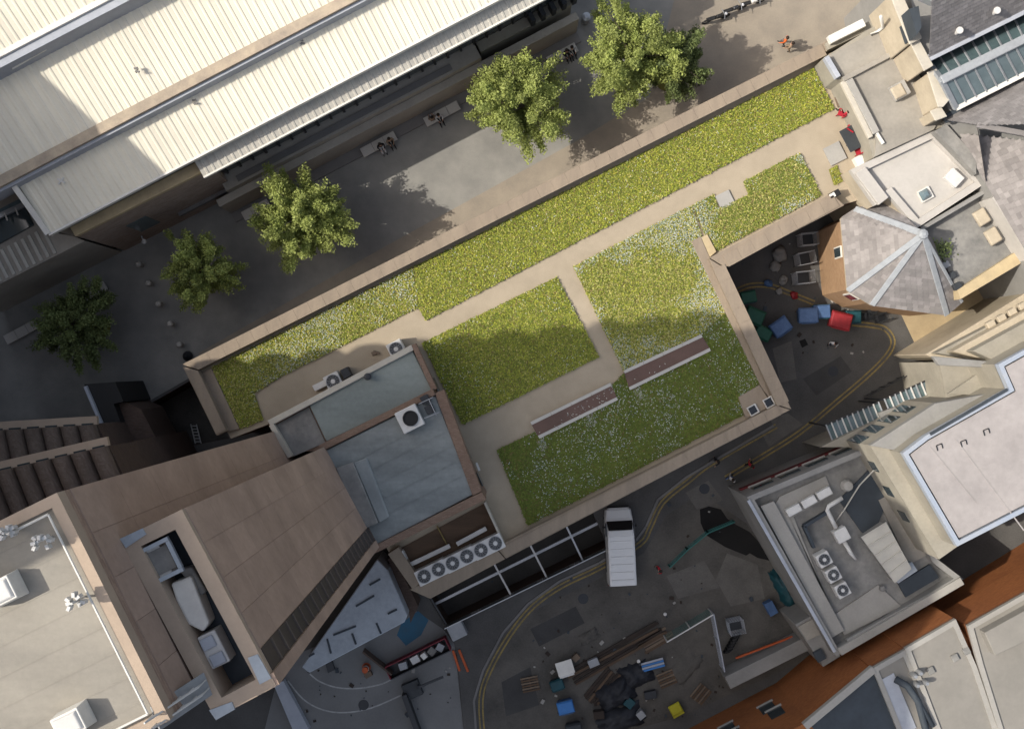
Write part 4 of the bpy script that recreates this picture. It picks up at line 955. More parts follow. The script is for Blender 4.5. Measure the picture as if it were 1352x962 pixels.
# ------------------------------------------------------------------ south east: stone building with white roof
ws = thing('white_roofed_stone_building', 'stone building with large pinkish white roof and blue edge at the right', 'building', P(1280, 600, 0))
ZW = 12.0
WP = PX([(1192, 598), (1222, 575), (1332, 513), (1318, 481), (1500, 380), (1500, 600), (1264, 721)], ZW)
MB().prism([(p.x, p.y) for p in WP], ZW-.5, 0).build('wall', 'facade_stone', ws)
b = MB(); ring(b, WP, .26, ZW, ZW-.6); b.build('parapet', 'blue_trim', ws, bevel=.03)
MB().prism([(p.x, p.y) for p in inset(WP, .36)[1]], ZW-.1, ZW-.6).build('flat_roof', 'white_roof', ws)
MB().bar(P(1228, 573, ZW+.05), P(1330, 514, ZW+.05), .16, .1).build('roof_joint', 'flat_dark', ws)
for p, q in (((1228, 590), (1290, 665)), ((1245, 612), (1225, 625)), ((1262, 580), (1352, 700))): MB().bar(P(*p, ZW-.09), P(*q, ZW-.09), .07, .03).build('roof_seam', 'white_roof', ws)
for k, (x, y) in enumerate(((1236, 588), (1268, 583), (1298, 568))):
    b = MB(); c = P(x, y, ZW-.1); b.bar(c, c+Vector((.3, .12, 0)), .05, .1); b.bar(c, c+Vector((.08, -.3, 0)), .05, .1); b.bar(c+Vector((.3, .12, 0)), c+Vector((.38, -.15, 0)), .05, .1)
    T(b.build('roof_anchor', 'dark_steel'), 'small dark hooped anchor on the pinkish white roof, %s of three' % ('leftmost', 'middle', 'rightmost')[k], 'anchor', 'hooped anchors on the pinkish white roof')
# cornice ledge and mouldings of the street fronts
for px, z, dz, m in (([(1149, 588), (1236, 532), (1302, 520), (1330, 512), (1222, 577), (1192, 600), (1181, 594)], 10.2, .6, 'facade_grey'),
                     ([(1151, 590), (1184, 596), (1260, 716), (1238, 738)], 8.6, .4, 'facade_stone'),
                     ([(1252, 520), (1301, 487), (1318, 481), (1333, 513), (1300, 522)], 8.2, .4, 'facade_stone'),
                     ([(1232, 470), (1318, 478), (1320, 486), (1240, 482)], 9.6, .5, 'facade_grey')):
    MB().prism(PX(px, z), z, z-dz).build('cornice', m, ws, bevel=.03)
MB().prism(PX([(1149, 588), (1236, 532), (1302, 520), (1332, 513), (1264, 721), (1240, 738)], 9.6), 9.6, 0).build('wall', 'facade_stone', ws)
MB().prism(PX([(1240, 478), (1318, 480), (1333, 513), (1302, 522), (1250, 530), (1246, 505)], 7.4), 7.4, 0).build('wall', 'facade_stone', ws)
for k, s in enumerate((1.2, 3.0, 4.8)):
    a, c = P(1240, 738, 9.6), P(1151, 590, 9.6); bb = MB(); wallbox(bb, P(1151, 590, 9.6), P(1240, 738, 9.6), s, s+.7, 6.9, 8.1, .08, -.02); bb.build('window', 'glass', ws)
for k in range(4):
    a, c = P(1149, 588, 9.6), P(1236, 532, 9.6); bb = MB(); wallbox(bb, c, a, .6+k*1.15, 1.3+k*1.15, 5.0, 7.6, .08, -.02); bb.build('window', 'glass', ws)
# sunlit front with stepped cornices towards the lane
ns = thing('sunlit_stone_front', 'sunlit cream stone front with long stepped cornices at the right edge', 'building', P(1330, 430, 0))
for i, (px, z) in enumerate((([(1222, 468), (1352, 388), (1500, 300), (1500, 400), (1318, 481), (1232, 472)], 6.2), ([(1236, 466), (1360, 402), (1500, 316), (1500, 400), (1318, 480)], 7.2),
                             ([(1258, 464), (1500, 330), (1500, 398), (1320, 480)], 8.4), ([(1285, 463), (1500, 346), (1500, 397), (1320, 479)], 9.6))):
    MB().prism(PX(px, z), z, z-(6.2 if i == 0 else 1.4)).build('cornice', 'cream_stone' if i % 2 == 0 else 'facade_stone', ns, bevel=.05)
for k in range(7): MB().box(P(1305+k*14, 428-k*8, 7.2), (.55, .4, .5), .5).build('corbel', 'cream_stone', ns, bevel=.05)
# glazed canopies over the entrance
for (a, c, lab) in (((1091, 562), (1160, 532), 'slatted glass canopy over the shopfront, the nearer to the road bend'), ((1168, 528), (1237, 497), 'slatted glass canopy over the shopfront, the one beside the sunlit front')):
    z = 4.2; A_, C_ = P(*a, z), P(*c, z); t = thing('glass_canopy', lab, 'canopy', (A_+C_)/2-Ev*z); d = (C_-A_).normalized(); n_ = Vector((d.y, -d.x, 0)); L = (C_-A_).length
    for k in range(10):
        p = A_+d*(L*k/10+.03); q = A_+d*(L*(k+1)/10-.03); mb_ = MB(); pts = [p-n_*.05, q-n_*.05, q+n_*1.15-Ev*.12, p+n_*1.15-Ev*.12]; off = Ev*-.03
        mb_.mesh(pts+[x+off for x in pts], [(3, 2, 1, 0), (4, 5, 6, 7), (0, 1, 5, 4), (1, 2, 6, 5), (2, 3, 7, 6), (3, 0, 4, 7)]); mb_.build('glass_pane', 'glass_pale' if k % 3 else 'glass_teal', t)
    for k in range(11):
        p = A_+d*(L*k/10); MB().bar(p-n_*.1+Ev*.04, p+n_*1.2-Ev*.08, .08, .12).build('rib', 'white_metal' if k % 2 else 'lead', t)
    for s in (-.05, 1.15): MB().bar(A_+n_*s-Ev*(.1 if s > 0 else 0), C_+n_*s-Ev*(.1 if s > 0 else 0), .1, .14).build('rail', 'dark_steel', t)
    for q in (A_, C_): MB().bar(Vector((q.x, q.y, 0)), q, .1, .1).build('post', 'dark_steel', t)
MB().prism(PX([(1083, 590), (1240, 515), (1248, 535), (1155, 590)], 4.6), 4.6, 0).build('shopfront', 'facade_stone', ws)
MB().prism(PX([(1160, 545), (1182, 537), (1186, 546), (1165, 555)], 4.75), 4.75, 4.4).build('shopfront_roof', 'flat_grey', ws)

# ------------------------------------------------------------------ south east: flat roof with air conditioners
ac = thing('plant_roof_building', 'low grey building with cluttered plant roof and parapets at the lower right', 'building', P(1110, 720, 0))
ZC = 6.3
AP = PX([(986, 656), (1150, 588), (1238, 738), (1272, 764), (1104, 866)], ZC)
MB().prism([(p.x, p.y) for p in AP], 5.2, 0).build('wall', 'facade_grey', ac)
MB().prism([(p.x, p.y) for p in inset(AP, .3)[1]], 5.45, 5.0).build('flat_roof', 'flat_grey', ac)
b = MB(); ring(b, AP, .34, ZC, 5.0); b.build('parapet', 'facade_grey', ac, bevel=.03)
MB().prism(PX([(1004, 668), (1022, 661), (1115, 832), (1098, 842)], 5.9), 5.9, 5.3).build('inner_ledge', 'concrete', ac, bevel=.03)
MB().prism(PX([(1030, 655), (1090, 628), (1100, 652), (1060, 675), (1048, 682), (1100, 812), (1160, 772), (1190, 800), (1115, 838), (1022, 668)], 5.58), 5.58, 5.3).build('roof_patch', 'concrete', ac)
MB().prism(PX([(1108, 660), (1155, 612), (1180, 640), (1160, 690), (1140, 705)], 5.62), 5.62, 5.3).build('roof_patch', 'flat_dark', ac)
MB().prism(PX([(1160, 660), (1180, 650), (1228, 730), (1200, 745)], 5.66), 5.66, 5.3).build('roof_patch', 'flat_beige', ac)
MB().prism(PX([(1186, 770), (1228, 745), (1240, 762), (1196, 788)], 5.7), 5.7, 5.3).build('roof_patch', 'flat_dark', ac)
MB().bar(P(1108, 860, 6.4), P(1270, 766, 6.4), .5, .25).build('parapet_cap', 'concrete', ac, bevel=.03)
MB().bar(P(1118, 846, 6.2), P(1262, 766, 6.2), .3, .3).build('parapet_step', 'facade_grey', ac, bevel=.03)
MB().bar(P(988, 660, 6.36), P(1102, 860, 6.36), .2, .12).build('parapet_cap', 'pale_blue_wall', ac)
bb = MB(); wallbox(bb, AP[1], AP[0], .2, (AP[1]-AP[0]).length-.2, 2.9, 3.5, .14, -.02); bb.build('shop_fascia', 'red_fascia', ac)
for k in range(4):
    bb = MB(); wallbox(bb, AP[1], AP[0], .6+k*1.9, 2.0+k*1.9, 3.9, 4.9, .08, -.02); bb.build('window', 'glass', ac)
    bb = MB(); wallbox(bb, AP[1], AP[0], .5+k*1.9, 2.1+k*1.9, 3.75, 3.88, .16, -.02); bb.build('window_sill', 'concrete', ac)
roofpanels = thing('corrugated_lean_to', 'pale ribbed lean-to roof of five sheets on the plant roof', 'lean-to', P(1170, 722, 5.5))
Aq, Bq, Cq, Dq = P(1140, 705, 6.6), P(1160, 689, 6.6), P(1205, 752, 6.9), P(1185, 766, 6.6)
ql = [P(1137, 709, 6.5), P(1170, 689, 6.8), P(1204, 751, 6.8), P(1182, 770, 6.5)]
for k in range(5):
    a, b2 = lerp(ql[0], ql[3], k/5), lerp(ql[0], ql[3], (k+1)/5-.008); c2, d2 = lerp(ql[1], ql[2], (k+1)/5-.008), lerp(ql[1], ql[2], k/5)
    mb_ = MB(); pts = [a, b2, c2, d2]; mb_.mesh(pts+[x-Ev*.05 for x in pts], [(0, 1, 2, 3), (7, 6, 5, 4), (0, 4, 5, 1), (1, 5, 6, 2), (2, 6, 7, 3), (3, 7, 4, 0)]); mb_.build('roof_sheet', 'translucent_sheet', roofpanels)
    MB().bar(a+Ev*.03, d2+Ev*.03, .06, .06).build('roof_rib', 'translucent_sheet', roofpanels)
MB().prism([(p.x, p.y) for p in [lerp(q, sum(ql, Vector())/4, .06) for q in ql]], 6.4, 5.5).build('wall', 'facade_grey', roofpanels)
T(MB().prism(PX([(1192, 748), (1204, 741), (1212, 753), (1186, 770), (1181, 763)], 6.2), 6.2, 5.5).build('lean_to_step', 'white_membrane', bevel=.03), 'small pale step roof at the foot of the lean-to', 'roof')
t = thing('roof_ductwork', 'white box and bent duct on the plant roof', 'duct', P(1108, 703, 5.5)); z = 5.5
MB().box(P(1108, 704, z+.25), (.85, .85, .7), .5).build('box', 'white_metal', t, bevel=.03)
for q in ((-.3, -.3), (.3, .3)): MB().box(P(1108, 704, z)+Vector((q[0], q[1], 0)), (.1, .1, .3)).build('foot', 'steel', t)
b = MB(); b.tube([P(1104, 697, z+.6), P(1092, 673, z+.6), P(1094, 668, z+.6), P(1112, 657, z+.6)], .14, 10); b.build('duct', 'white_metal', t, smooth=True)
b = MB(); b.tube([P(1113, 712, z+.6), P(1124, 731, z+.6), P(1130, 738, z+.45)], .15, 10, r2=.08); b.build('duct', 'white_metal', t, smooth=True)
b = MB(); b.tube([P(1102, 690, z+.1), P(1115, 672, z+.3), P(1135, 640, z+.7), P(1160, 614, z+1.8)], .05, 6); T(b.build('roof_cable', 'translucent_sheet', smooth=True), 'thin pale cable rising across the dark plant roof', 'cable')
for k, (x, y) in enumerate(((1046, 672), (1066, 661), (1086, 650))):
    T(MB().box(P(x, y, 5.6), (.95, .5, .5), .5).build('roof_box', 'white_metal', bevel=.03), ('white oblong box on the plant roof, %s of three in a row' % ('lowest', 'middle', 'uppermost')[k]), 'box', 'white boxes in a row on the plant roof')
T(MB().lathe(P(1116, 640, 5.5), [(.3, 0), (.42, .3), (.3, .7), (.1, .75)], 10).build('vent_cowl', 'concrete'), 'pale cowl at the north corner of the plant roof', 'cowl')
T(MB().lathe(P(1164, 776, 5.58), [(.18, 0), (.18, .25), (.05, .28)], 10).build('roof_outlet', 'flat_grey'), 'small grey outlet on the plant roof south of the lean-to', 'outlet')
# annex at the lower corner, low walls
an = thing('concrete_annex', 'small concrete annex at the south corner of the plant roof building', 'annex', P(1080, 840, 0))
MB().prism(PX([(1050, 824), (1080, 808), (1110, 866), (1087, 880)], 4.6), 4.6, 0).build('wall', 'facade_grey', an, bevel=.03)
MB().prism(PX([(1054, 827), (1078, 814), (1088, 835), (1066, 845)], 4.75), 4.75, 4.5).build('roof', 'flat_beige', an)
MB().box(P(1081, 864, 4.6), (.6, .7, .25), .5).build('hatch', 'flat_dark', an)
T(MB().bar(P(957, 896, 1.0), P(1060, 845, 1.0), .9, 2.0).build('yard_wall', 'facade_grey', bevel=.03), 'low grey wall at the foot of the orange brick building', 'wall')
# ------------------------------------------------------------------ orange brick building at the bottom
ob_ = thing('orange_brick_building', 'orange brick building with pale stepped roofs in the lower right corner', 'building', P(1150, 900, 0))
ZO = 8.6
MB().prism(PX([(840, 1072), (1068, 953), (1152, 882), (1262, 818), (1278, 842), (1500, 705), (1500, 1100), (840, 1150)], ZO), ZO-.2, 0).build('wall', 'orange_brick', ob_)
MB().prism(PX([(1068, 955), (1153, 884), (1200, 980), (1120, 1010)], ZO+.05), ZO+.05, ZO-.4).build('flat_roof', 'flat_dark', ob_)
MB().bar(P(1062, 958, ZO+.15), P(1153, 882, ZO+.15), .45, .4).build('parapet', 'concrete', ob_, bevel=.02)
for px, z, m in (([(1152, 882), (1196, 857), (1250, 990), (1200, 1000)], 8.9, 'dull_roof'), ([(1195, 856), (1262, 817), (1290, 880), (1330, 1000), (1250, 1000)], 9.0, 'dull_roof'), ([(1278, 826), (1500, 700), (1500, 1000), (1330, 1000), (1292, 878)], 9.1, 'dull_roof')):
    q = PX(px, z); MB().prism([(p.x, p.y) for p in q], z-.3, 5).build('wall', 'orange_brick', ob_)
    b = MB(); ring(b, q, .3, z, z-.5); b.build('parapet', 'concrete', ob_, bevel=.02)
    MB().prism([(p.x, p.y) for p in inset(q, .28)[1]], z-.12, z-.5).build('flat_roof', m, ob_)
MB().prism(PX([(1162, 898), (1180, 888), (1210, 960), (1190, 970)], 8.86), 8.86, 8.5).build('roof_patch', 'pale_blue_wall', ob_)
MB().prism(PX([(1300, 835), (1400, 780), (1420, 815), (1314, 865)], 9.8), 9.8, 8.9).build('raised_roof', 'dull_roof', ob_, bevel=.03)
for k, (x, y) in enumerate(((1228, 884), (1260, 867), (1275, 858))):
    T(MB().box(P(x, y, 8.86), (.42, .42, .2), .5).build('roof_ventilator', 'flat_grey', bevel=.03), 'small dark square ventilator on the lower right white roof, %s of three' % ('leftmost', 'middle', 'rightmost')[k], 'ventilator', 'square ventilators on the lower right white roof')
t = thing('plant_cluster', 'tangle of dark pipes and silver cylinders on the pale roof at the bottom right', 'plant', P(1205, 910, 8.8)); b = MB()
b.tube([P(1182, 896, 9.1), P(1198, 905, 9.3), P(1212, 925, 9.3), P(1222, 962, 9.1), P(1226, 985, 9.1)], .22, 8)
b.tube([P(1195, 900, 9.1), P(1206, 915, 9.4), P(1232, 958, 9.1)], .15, 8); b.build('duct', 'flat_dark', t, smooth=True)
for x, y in ((1203, 888), (1210, 884), (1218, 897), (1206, 900)): MB().lathe(P(x, y, 8.78), [(.14, 0), (.16, .7), (.1, .85)], 10).build('cylinder', 'steel', t)
# windows in the orange wall
a, c = P(840, 1072, ZO), P(1068, 953, ZO); d = (c-a).normalized()
for (x, y, z) in ((1003, 915, 3.2), (1020, 932, 4.6), (950, 941, 3.2), (963, 958, 4.6), (905, 975, 3.2)):
    q = P(x, y, z); s = (q-a).dot(d); bb = MB(); wallbox(bb, c, a, (c-a).length-s-.5, (c-a).length-s+.5, z-.5, z+.9, .06, -.02); bb.build('window', 'glass', ob_)
    bb = MB(); wallbox(bb, c, a, (c-a).length-s-.6, (c-a).length-s+.6, z-.64, z-.52, .14, -.02); bb.build('window_sill', 'concrete', ob_)
# white low roof beneath the tower
mr = thing('white_membrane_roof', 'low triangular building with patched white membrane roof below the tower', 'building', P(470, 820, 0))
mp = PX([(398, 880), (498, 738), (512, 752), (538, 812), (534, 821), (408, 888)], 3.6)
MB().prism([(p.x, p.y) for p in mp], 3.6, 0).build('wall', 'white_membrane', mr, bevel=.06)
for p, q in (((432, 843), (437, 862)), ((465, 836), (470, 850)), ((497, 822), (503, 836)), ((408, 866), (415, 862)), ((512, 810), (524, 804)), ((440, 838), (470, 826)), ((488, 772), (502, 764)), ((470, 800), (494, 786))):
    MB().bar(P(*p, 3.63), P(*q, 3.63), .12, .06).build('roof_seam', 'flat_dark', mr)
T(MB().prism(PX([(512, 738), (520, 733), (552, 800), (542, 822), (540, 808)], 2.2), 2.2, 0).build('shadow_gap_strip', 'dark_brick'), 'narrow dark strip put in for the shadowed gap beside the white membrane roof', 'wall')  # dark strip added where only a shadowed gap runs
T(MB().prism(PX([(362, 905), (374, 898), (408, 962), (396, 985)], .6), .6, 0).build('ramp_wall', 'pale_blue_wall'), 'low blue grey wall running down beside the tower at the bottom', 'wall')

T(MB().bar(P(1061, 694, 5.85), P(1094, 674, 5.85), .18, .55).bar(P(1061, 694, 5.85), P(1074, 722, 5.85), .18, .55).build('roof_upstand', 'flat_dark'), 'dark angled upstand round the white duct on the plant roof', 'upstand')
t = thing('terrace_shrub', 'small green shrub on the grey roof terrace by the slate hip', 'shrub', P(1240, 330, 7.6)); r = random.Random(3); b = MB()
for k in range(260):
    c = P(1240, 330, 7.75)+Vector((r.gauss(0, .35), r.gauss(0, .3), abs(r.gauss(0, .3)))); a = r.uniform(0, 6.28); d = Vector((math.cos(a), math.sin(a), r.uniform(-.2, .6)))*.16; n_ = Vector((-d.y, d.x, 0))*.35
    b.face([c-n_*.6, c+d*.5-n_, c+d, c+d*.5+n_], 0, r.random())
b.build('foliage', 'leaf_dark', t); MB().box(P(1240, 330, 7.6), (.5, .5, .35), .4).build('pot', 'dark_steel', t)
for k, (x, y) in enumerate(((1246, 350), (1254, 364), (1262, 378))): T(MB().box(P(x, y, 7.6), (.5, .4, .35), .5).build('service_box', 'grey_metal' if k == 0 else 'bin_grey', bevel=.02), 'small box on the grey roof terrace beside the hip, %s of three' % ('uppermost', 'middle', 'lowest')[k], 'box', 'service boxes on the roof terrace')
# ------------------------------------------------------------------ trees
def leafcloud(name, mat, crown_r, zc, zr, nclump, per, leaf, seed, parent):
    r = np.random.default_rng(seed); cs = []
    while len(cs) < nclump:
        d = r.normal(size=3); d /= np.linalg.norm(d); a = math.atan2(d[1], d[0])
        lob = 1+.16*math.sin(3*a+seed)+.1*math.sin(5*a+2*seed)
        rad = r.uniform(.12, 1.0)**.5*lob
        cs.append((d[0]*crown_r*rad, d[1]*crown_r*rad, zc+d[2]*zr*rad, r.uniform(.55, 1.0)))
    cs = np.array(cs); n = nclump*per
    cen = np.repeat(cs, per, 0); d = r.normal(size=(n, 3)); d /= np.linalg.norm(d, axis=1)[:, None]
    rad_ = cen[:, :3]-np.array([0, 0, zc-zr*.3]); rad_ /= np.linalg.norm(rad_, axis=1)[:, None]
    along_ = (d*rad_).sum(1)[:, None]*rad_                       # sprays: clumps drawn out along the limbs, thin across
    d = along_*1.75+(d-along_)*.8
    pos = cen[:, :3]+d*(cen[:, 3]*(r.uniform(.03, 1, n)**.6)*crown_r*.2)[:, None]*np.array([1, 1, .85])
    a = r.normal(size=(n, 3)); a[:, 2] *= .5; a /= np.linalg.norm(a, axis=1)[:, None]
    b_ = np.cross(a, r.normal(size=(n, 3))); b_ /= np.linalg.norm(b_, axis=1)[:, None]
    s = leaf*r.uniform(.6, 1.4, n)[:, None]
    v = np.stack([pos-b_*s*.3, pos+a*s*.5-b_*s*.34, pos+a*s, pos+a*s*.5+b_*s*.34], 1).reshape(-1, 3)
    me = bpy.data.meshes.new(name); me.vertices.add(4*n); me.vertices.foreach_set('co', v.ravel()); f = np.arange(4*n)
    me.loops.add(4*n); me.loops.foreach_set('vertex_index', f); me.polygons.add(n)
    me.polygons.foreach_set('loop_start', np.arange(0, 4*n, 4)); me.polygons.foreach_set('loop_total', np.full(n, 4))
    me.materials.append(MATS[mat]); at = me.attributes.new('tone', 'FLOAT', 'FACE'); at.data.foreach_set('value', np.clip(np.repeat(r.uniform(0, 1, nclump), per)*.6+r.uniform(0, .4, n), 0, 1))
    me.update(calc_edges=True)
    o = link(name, me, parent, (0, 0, 0)); return o, cs
def tree(base_px, rad, top, mat, seed, label, leaf=.135, ncl=210, per=230):
    loc = P(*base_px, 0); t = thing('street_tree', label, 'tree', loc, group='trees of the plaza')
    zr = (top-2.2)/2; zc = 2.2+zr
    o, cs = leafcloud('crown', mat, rad*.95, zc, zr*.9, ncl, per, leaf, seed, t); o['kind'] = 'stuff'
    r = random.Random(seed); b = MB(); x0, y0 = loc.x, loc.y
    tp = [Vector((x0+r.uniform(-.05, .05)*k, y0+r.uniform(-.05, .05)*k, k*zc/5)) for k in range(6)]
    b.tube(tp, .19, 10, r2=.1); b.build('trunk', 'bark', t, smooth=True)
    b = MB()
    for k in range(12):
        c = cs[r.randrange(len(cs))]; s = tp[r.randrange(2, 6)]; e = Vector((x0+c[0]*.92, y0+c[1]*.92, c[2])); m_ = (s+e)/2+Vector((r.uniform(-.3, .3), r.uniform(-.3, .3), .35))
        b.tube([s, m_, e], .07, 6, r2=.018)
    b.build('limbs', 'bark', t, smooth=True)
    b = MB(); b.lathe(loc+Ev*.012, [(.75, 0), (.75, .03), (.2, .05)], 16); b.build('tree_pit', 'soil', t)
    return t
tree((416, 300), 3.05, 8.2, 'leaf', 2, 'large sunlit tree right of the bollards, its shadow on the plaza')
tree((686, 160), 3.2, 8.6, 'leaf', 5, 'large sunlit tree in the middle of the plaza beside the benches')
tree((823, 98), 3.1, 8.6, 'leaf', 8, 'large sunlit tree cut by the top edge of the photo')
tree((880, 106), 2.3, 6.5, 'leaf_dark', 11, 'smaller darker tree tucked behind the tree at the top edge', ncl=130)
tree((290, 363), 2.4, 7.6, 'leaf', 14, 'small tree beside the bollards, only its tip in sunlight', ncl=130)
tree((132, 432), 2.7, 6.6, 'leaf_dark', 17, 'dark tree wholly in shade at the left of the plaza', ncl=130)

# ------------------------------------------------------------------ people (one skinned body mesh per pose)
def skin_body(name, J, edges, root):
    names = list(J); idx = {n: i for i, n in enumerate(names)}
    me = bpy.data.meshes.new(name); me.from_pydata([J[n][0] for n in names], [(idx[a], idx[b]) for a, b in edges], [])
    ob = bpy.data.objects.new(name, me); COL.objects.link(ob); sk = ob.modifiers.new('skin', 'SKIN'); ss = ob.modifiers.new('sub', 'SUBSURF'); ss.levels = ss.render_levels = 1
    for n in names:
        s = me.skin_vertices[0].data[idx[n]]; r = J[n][1]; s.radius = (r, r) if not isinstance(r, tuple) else r; s.use_root = (n == root)
    dg = bpy.context.evaluated_depsgraph_get(); ev = ob.evaluated_get(dg); m2 = bpy.data.meshes.new_from_object(ev); bpy.data.objects.remove(ob)
    P0 = np.array([J[n][0] for n in names]); seg = [(idx[a], idx[b], names[idx[b]]) for a, b in edges]
    zone = {'skin': 0, 'top': 1, 'legs': 2, 'shoe': 3}
    for mm in ('skin', 'cl_black', 'cl_navy', 'black'): m2.materials.append(MATS[mm])
    for p in m2.polygons:
        c = np.array(p.center); best = None
        for a, b, nm in seg:
            d = P0[b]-P0[a]; t = np.clip(np.dot(c-P0[a], d)/max(1e-9, np.dot(d, d)), 0, 1); ds = np.linalg.norm(c-P0[a]-d*t)
            if best is None or ds < best[0]: best = (ds, nm)
        nm = best[1]; k = 'top'
        if any(x in nm for x in ('palm', 'fing', 'thumb', 'head', 'crown', 'neck', 'nose')): k = 'skin'
        elif any(x in nm for x in ('knee', 'ankle', 'hip')): k = 'legs'
        elif 'toe' in nm: k = 'shoe'
        p.material_index = zone[k]; p.use_smooth = True
    return m2
def pose(kind):
    J = {}; Ed = []
    sit = kind == 'sit'; pz = .52 if sit else .93
    J['pelvis'] = ((0, 0, pz), (.15, .11)); J['waist'] = ((0, -.01, pz+.17), (.14, .1)); J['chest'] = ((0, 0, pz+.36), (.165, .115)); J['neck'] = ((0, .01, pz+.54), .055)
    J['head'] = ((0, .03, pz+.66), .092); J['crown'] = ((0, .02, pz+.77), .08); J['nose'] = ((0, .125, pz+.66), .02)
    Ed += [('pelvis', 'waist'), ('waist', 'chest'), ('chest', 'neck'), ('neck', 'head'), ('head', 'crown'), ('head', 'nose')]
    for s, n in ((-1, 'l'), (1, 'r')):
        ph = .16*s if kind == 'walk' else .03*s
        J[n+'shoulder'] = ((.185*s, 0, pz+.47), .068)
        if sit: J[n+'elbow'] = ((.24*s, .07, pz+.22), .048); w_ = Vector((.15*s, .28, pz+.14))
        else: J[n+'elbow'] = ((.25*s, -ph*.5, pz+.2), .048); w_ = Vector((.25*s, .1-ph*1.1, pz-.02))
        J[n+'wrist'] = (tuple(w_), .032); dirn = (w_-Vector(J[n+'elbow'][0])).normalized()
        pm = w_+dirn*.07; J[n+'palm'] = (tuple(pm), (.038, .022))
        Ed += [('chest', n+'shoulder'), (n+'shoulder', n+'elbow'), (n+'elbow', n+'wrist'), (n+'wrist', n+'palm')]
        sd2 = dirn.cross(Vector((s, 0, 0))).normalized()
        for q, (o, l) in enumerate(((-.03, .07), (-.01, .085), (.012, .08), (.032, .06))):
            k1 = pm+dirn*.04+sd2*o; k2 = k1+dirn*l*.7-Vector((s*.02, 0, 0)); J[f'{n}fing{q}a'] = (tuple(k1), .01); J[f'{n}fing{q}b'] = (tuple(k2), .008)
            Ed += [(n+'palm', f'{n}fing{q}a'), (f'{n}fing{q}a', f'{n}fing{q}b')]
        J[n+'thumb'] = (tuple(w_+dirn*.06+sd2*.06), .01); Ed.append((n+'palm', n+'thumb'))
        J[n+'hip'] = ((.095*s, 0, pz-.05), .095)
        if sit: J[n+'knee'] = ((.12*s, .44, pz-.03), .066); J[n+'ankle'] = ((.12*s, .46, .09), .042); J[n+'toe'] = ((.13*s, .66, .045), .04)
        else: J[n+'knee'] = ((.1*s, .06+ph*.6, .5), .066); J[n+'ankle'] = ((.1*s, -.02+ph*1.3, .09), .042); J[n+'toe'] = ((.11*s, .18+ph*1.3, .045), .04)
        Ed += [('pelvis', n+'hip'), (n+'hip', n+'knee'), (n+'knee', n+'ankle'), (n+'ankle', n+'toe')]
    return J, Ed, pz
BODY = {}; HAIR = {}
for kd in ('stand', 'walk', 'sit'):
    J, Ed, pz = pose(kd); BODY[kd] = skin_body('person', J, Ed, 'pelvis')
    b = MB(); b.lathe((0, 0, 0), [(.1, -.06), (.118, .0), (.112, .06), (.075, .11), (.02, .125)], 14)
    b.v = [(x, y-.01, z+pz+.72) for x, y, z in b.v]; HAIR[kd] = b.data('hair', 'hair')
def person(px, kind, face, top, legs, label, z=0.0, hair='hair'):
    loc = P(*px, z); o = link('person', BODY[kind], None, loc, face); T(o, label, 'person')
    for i, m in enumerate(('skin', top, legs, 'black')): o.material_slots[i].link = 'OBJECT'; o.material_slots[i].material = MATS[m]
    h = link('hair', HAIR[kind], o, (0, 0, 0))
    if hair != 'hair': h.material_slots[0].link = 'OBJECT'; h.material_slots[0].material = MATS[hair]
    h.data.polygons.foreach_set('use_smooth', [True]*len(h.data.polygons))
    return o
# ------------------------------------------------------------------ plaza furniture
bench0 = None
def bench(px, L, rz, label):
    global bench0
    if bench0 is None:
        t = thing('stone_bench', label, 'bench', (0, 0, 0), group='stone slab benches of the plaza')
        for k in range(3): MB().box((-.87+k*.87, 0, .33), (.85, .66, .13)).build('seat_slab', 'bench_stone', t, bevel=.015)
        for x in (-.85, .85): MB().box((x, 0, 0), (.3, .5, .33)).build('leg', 'concrete', t, bevel=.01)
        bench0 = t; t.location = P(*px, 0)+Ev*.008; t.rotation_euler = (0, 0, rz); t.scale = (L/2.6, 1, 1); return t
    return dup(bench0, P(*px, 0)+Ev*.008, rz, label, scale=(L/2.6, 1, 1))
BA = .49
bench((501, 192), 2.6, BA, 'stone slab bench with two people, nearest the large tree shadow')
bench((584, 152), 2.6, BA, 'stone slab bench with two people, left of the middle tree')
bench((742, 74), 2.2, BA, 'stone slab bench with two people right of the middle tree')
bench((32, 438), 2.5, BA, 'empty stone slab bench at the left edge of the plaza')
bench((124, 387), 2.2, BA, 'stone slab bench half hidden by the shaded dark tree')
bench((340, 278), 2.0, BA, 'stone slab bench half hidden by the sunlit tree nearest the hall pavilion')
zb_ = -.03
for px, f, a, c, lab in (((504, 195), -2.65, 'cl_black', 'cl_white', 'seated person in black top on the bench nearest the tree shadow'), ((516, 188), -2.65, 'cl_tan', 'cl_black', 'seated person in tan top on the bench nearest the tree shadow'),
                         ((580, 157), -2.65, 'cl_white', 'cl_black', 'seated person in white top on the bench left of the middle tree'), ((572, 160), .5, 'cl_tan', 'cl_grey', 'seated person in tan top on the bench left of the middle tree'),
                         ((747, 73), -2.65, 'cl_black', 'cl_black', 'seated person in black on the bench right of the middle tree'), ((754, 69), -2.65, 'cl_white', 'cl_black', 'seated person in white top on the bench right of the middle tree')):
    person(px, 'sit', f, a, c, lab, zb_)
person((1032, 59), 'walk', 1.2, 'cl_orange', 'cl_grey', 'pedestrian in bright orange jacket walking on the sunny footpath', .008)
person((1039, 66), 'walk', 1.2, 'cl_tan', 'cl_tan', 'pedestrian in tan walking just behind the orange jacket', .008)
person((924, 112), 'stand', .5, 'cl_black', 'cl_black', 'person in black standing in the shade of the top trees', .008)
person((942, 606), 'walk', 2.4, 'cl_black', 'cl_grey', 'pedestrian in black close to the podium wall by the yellow lines', .1)
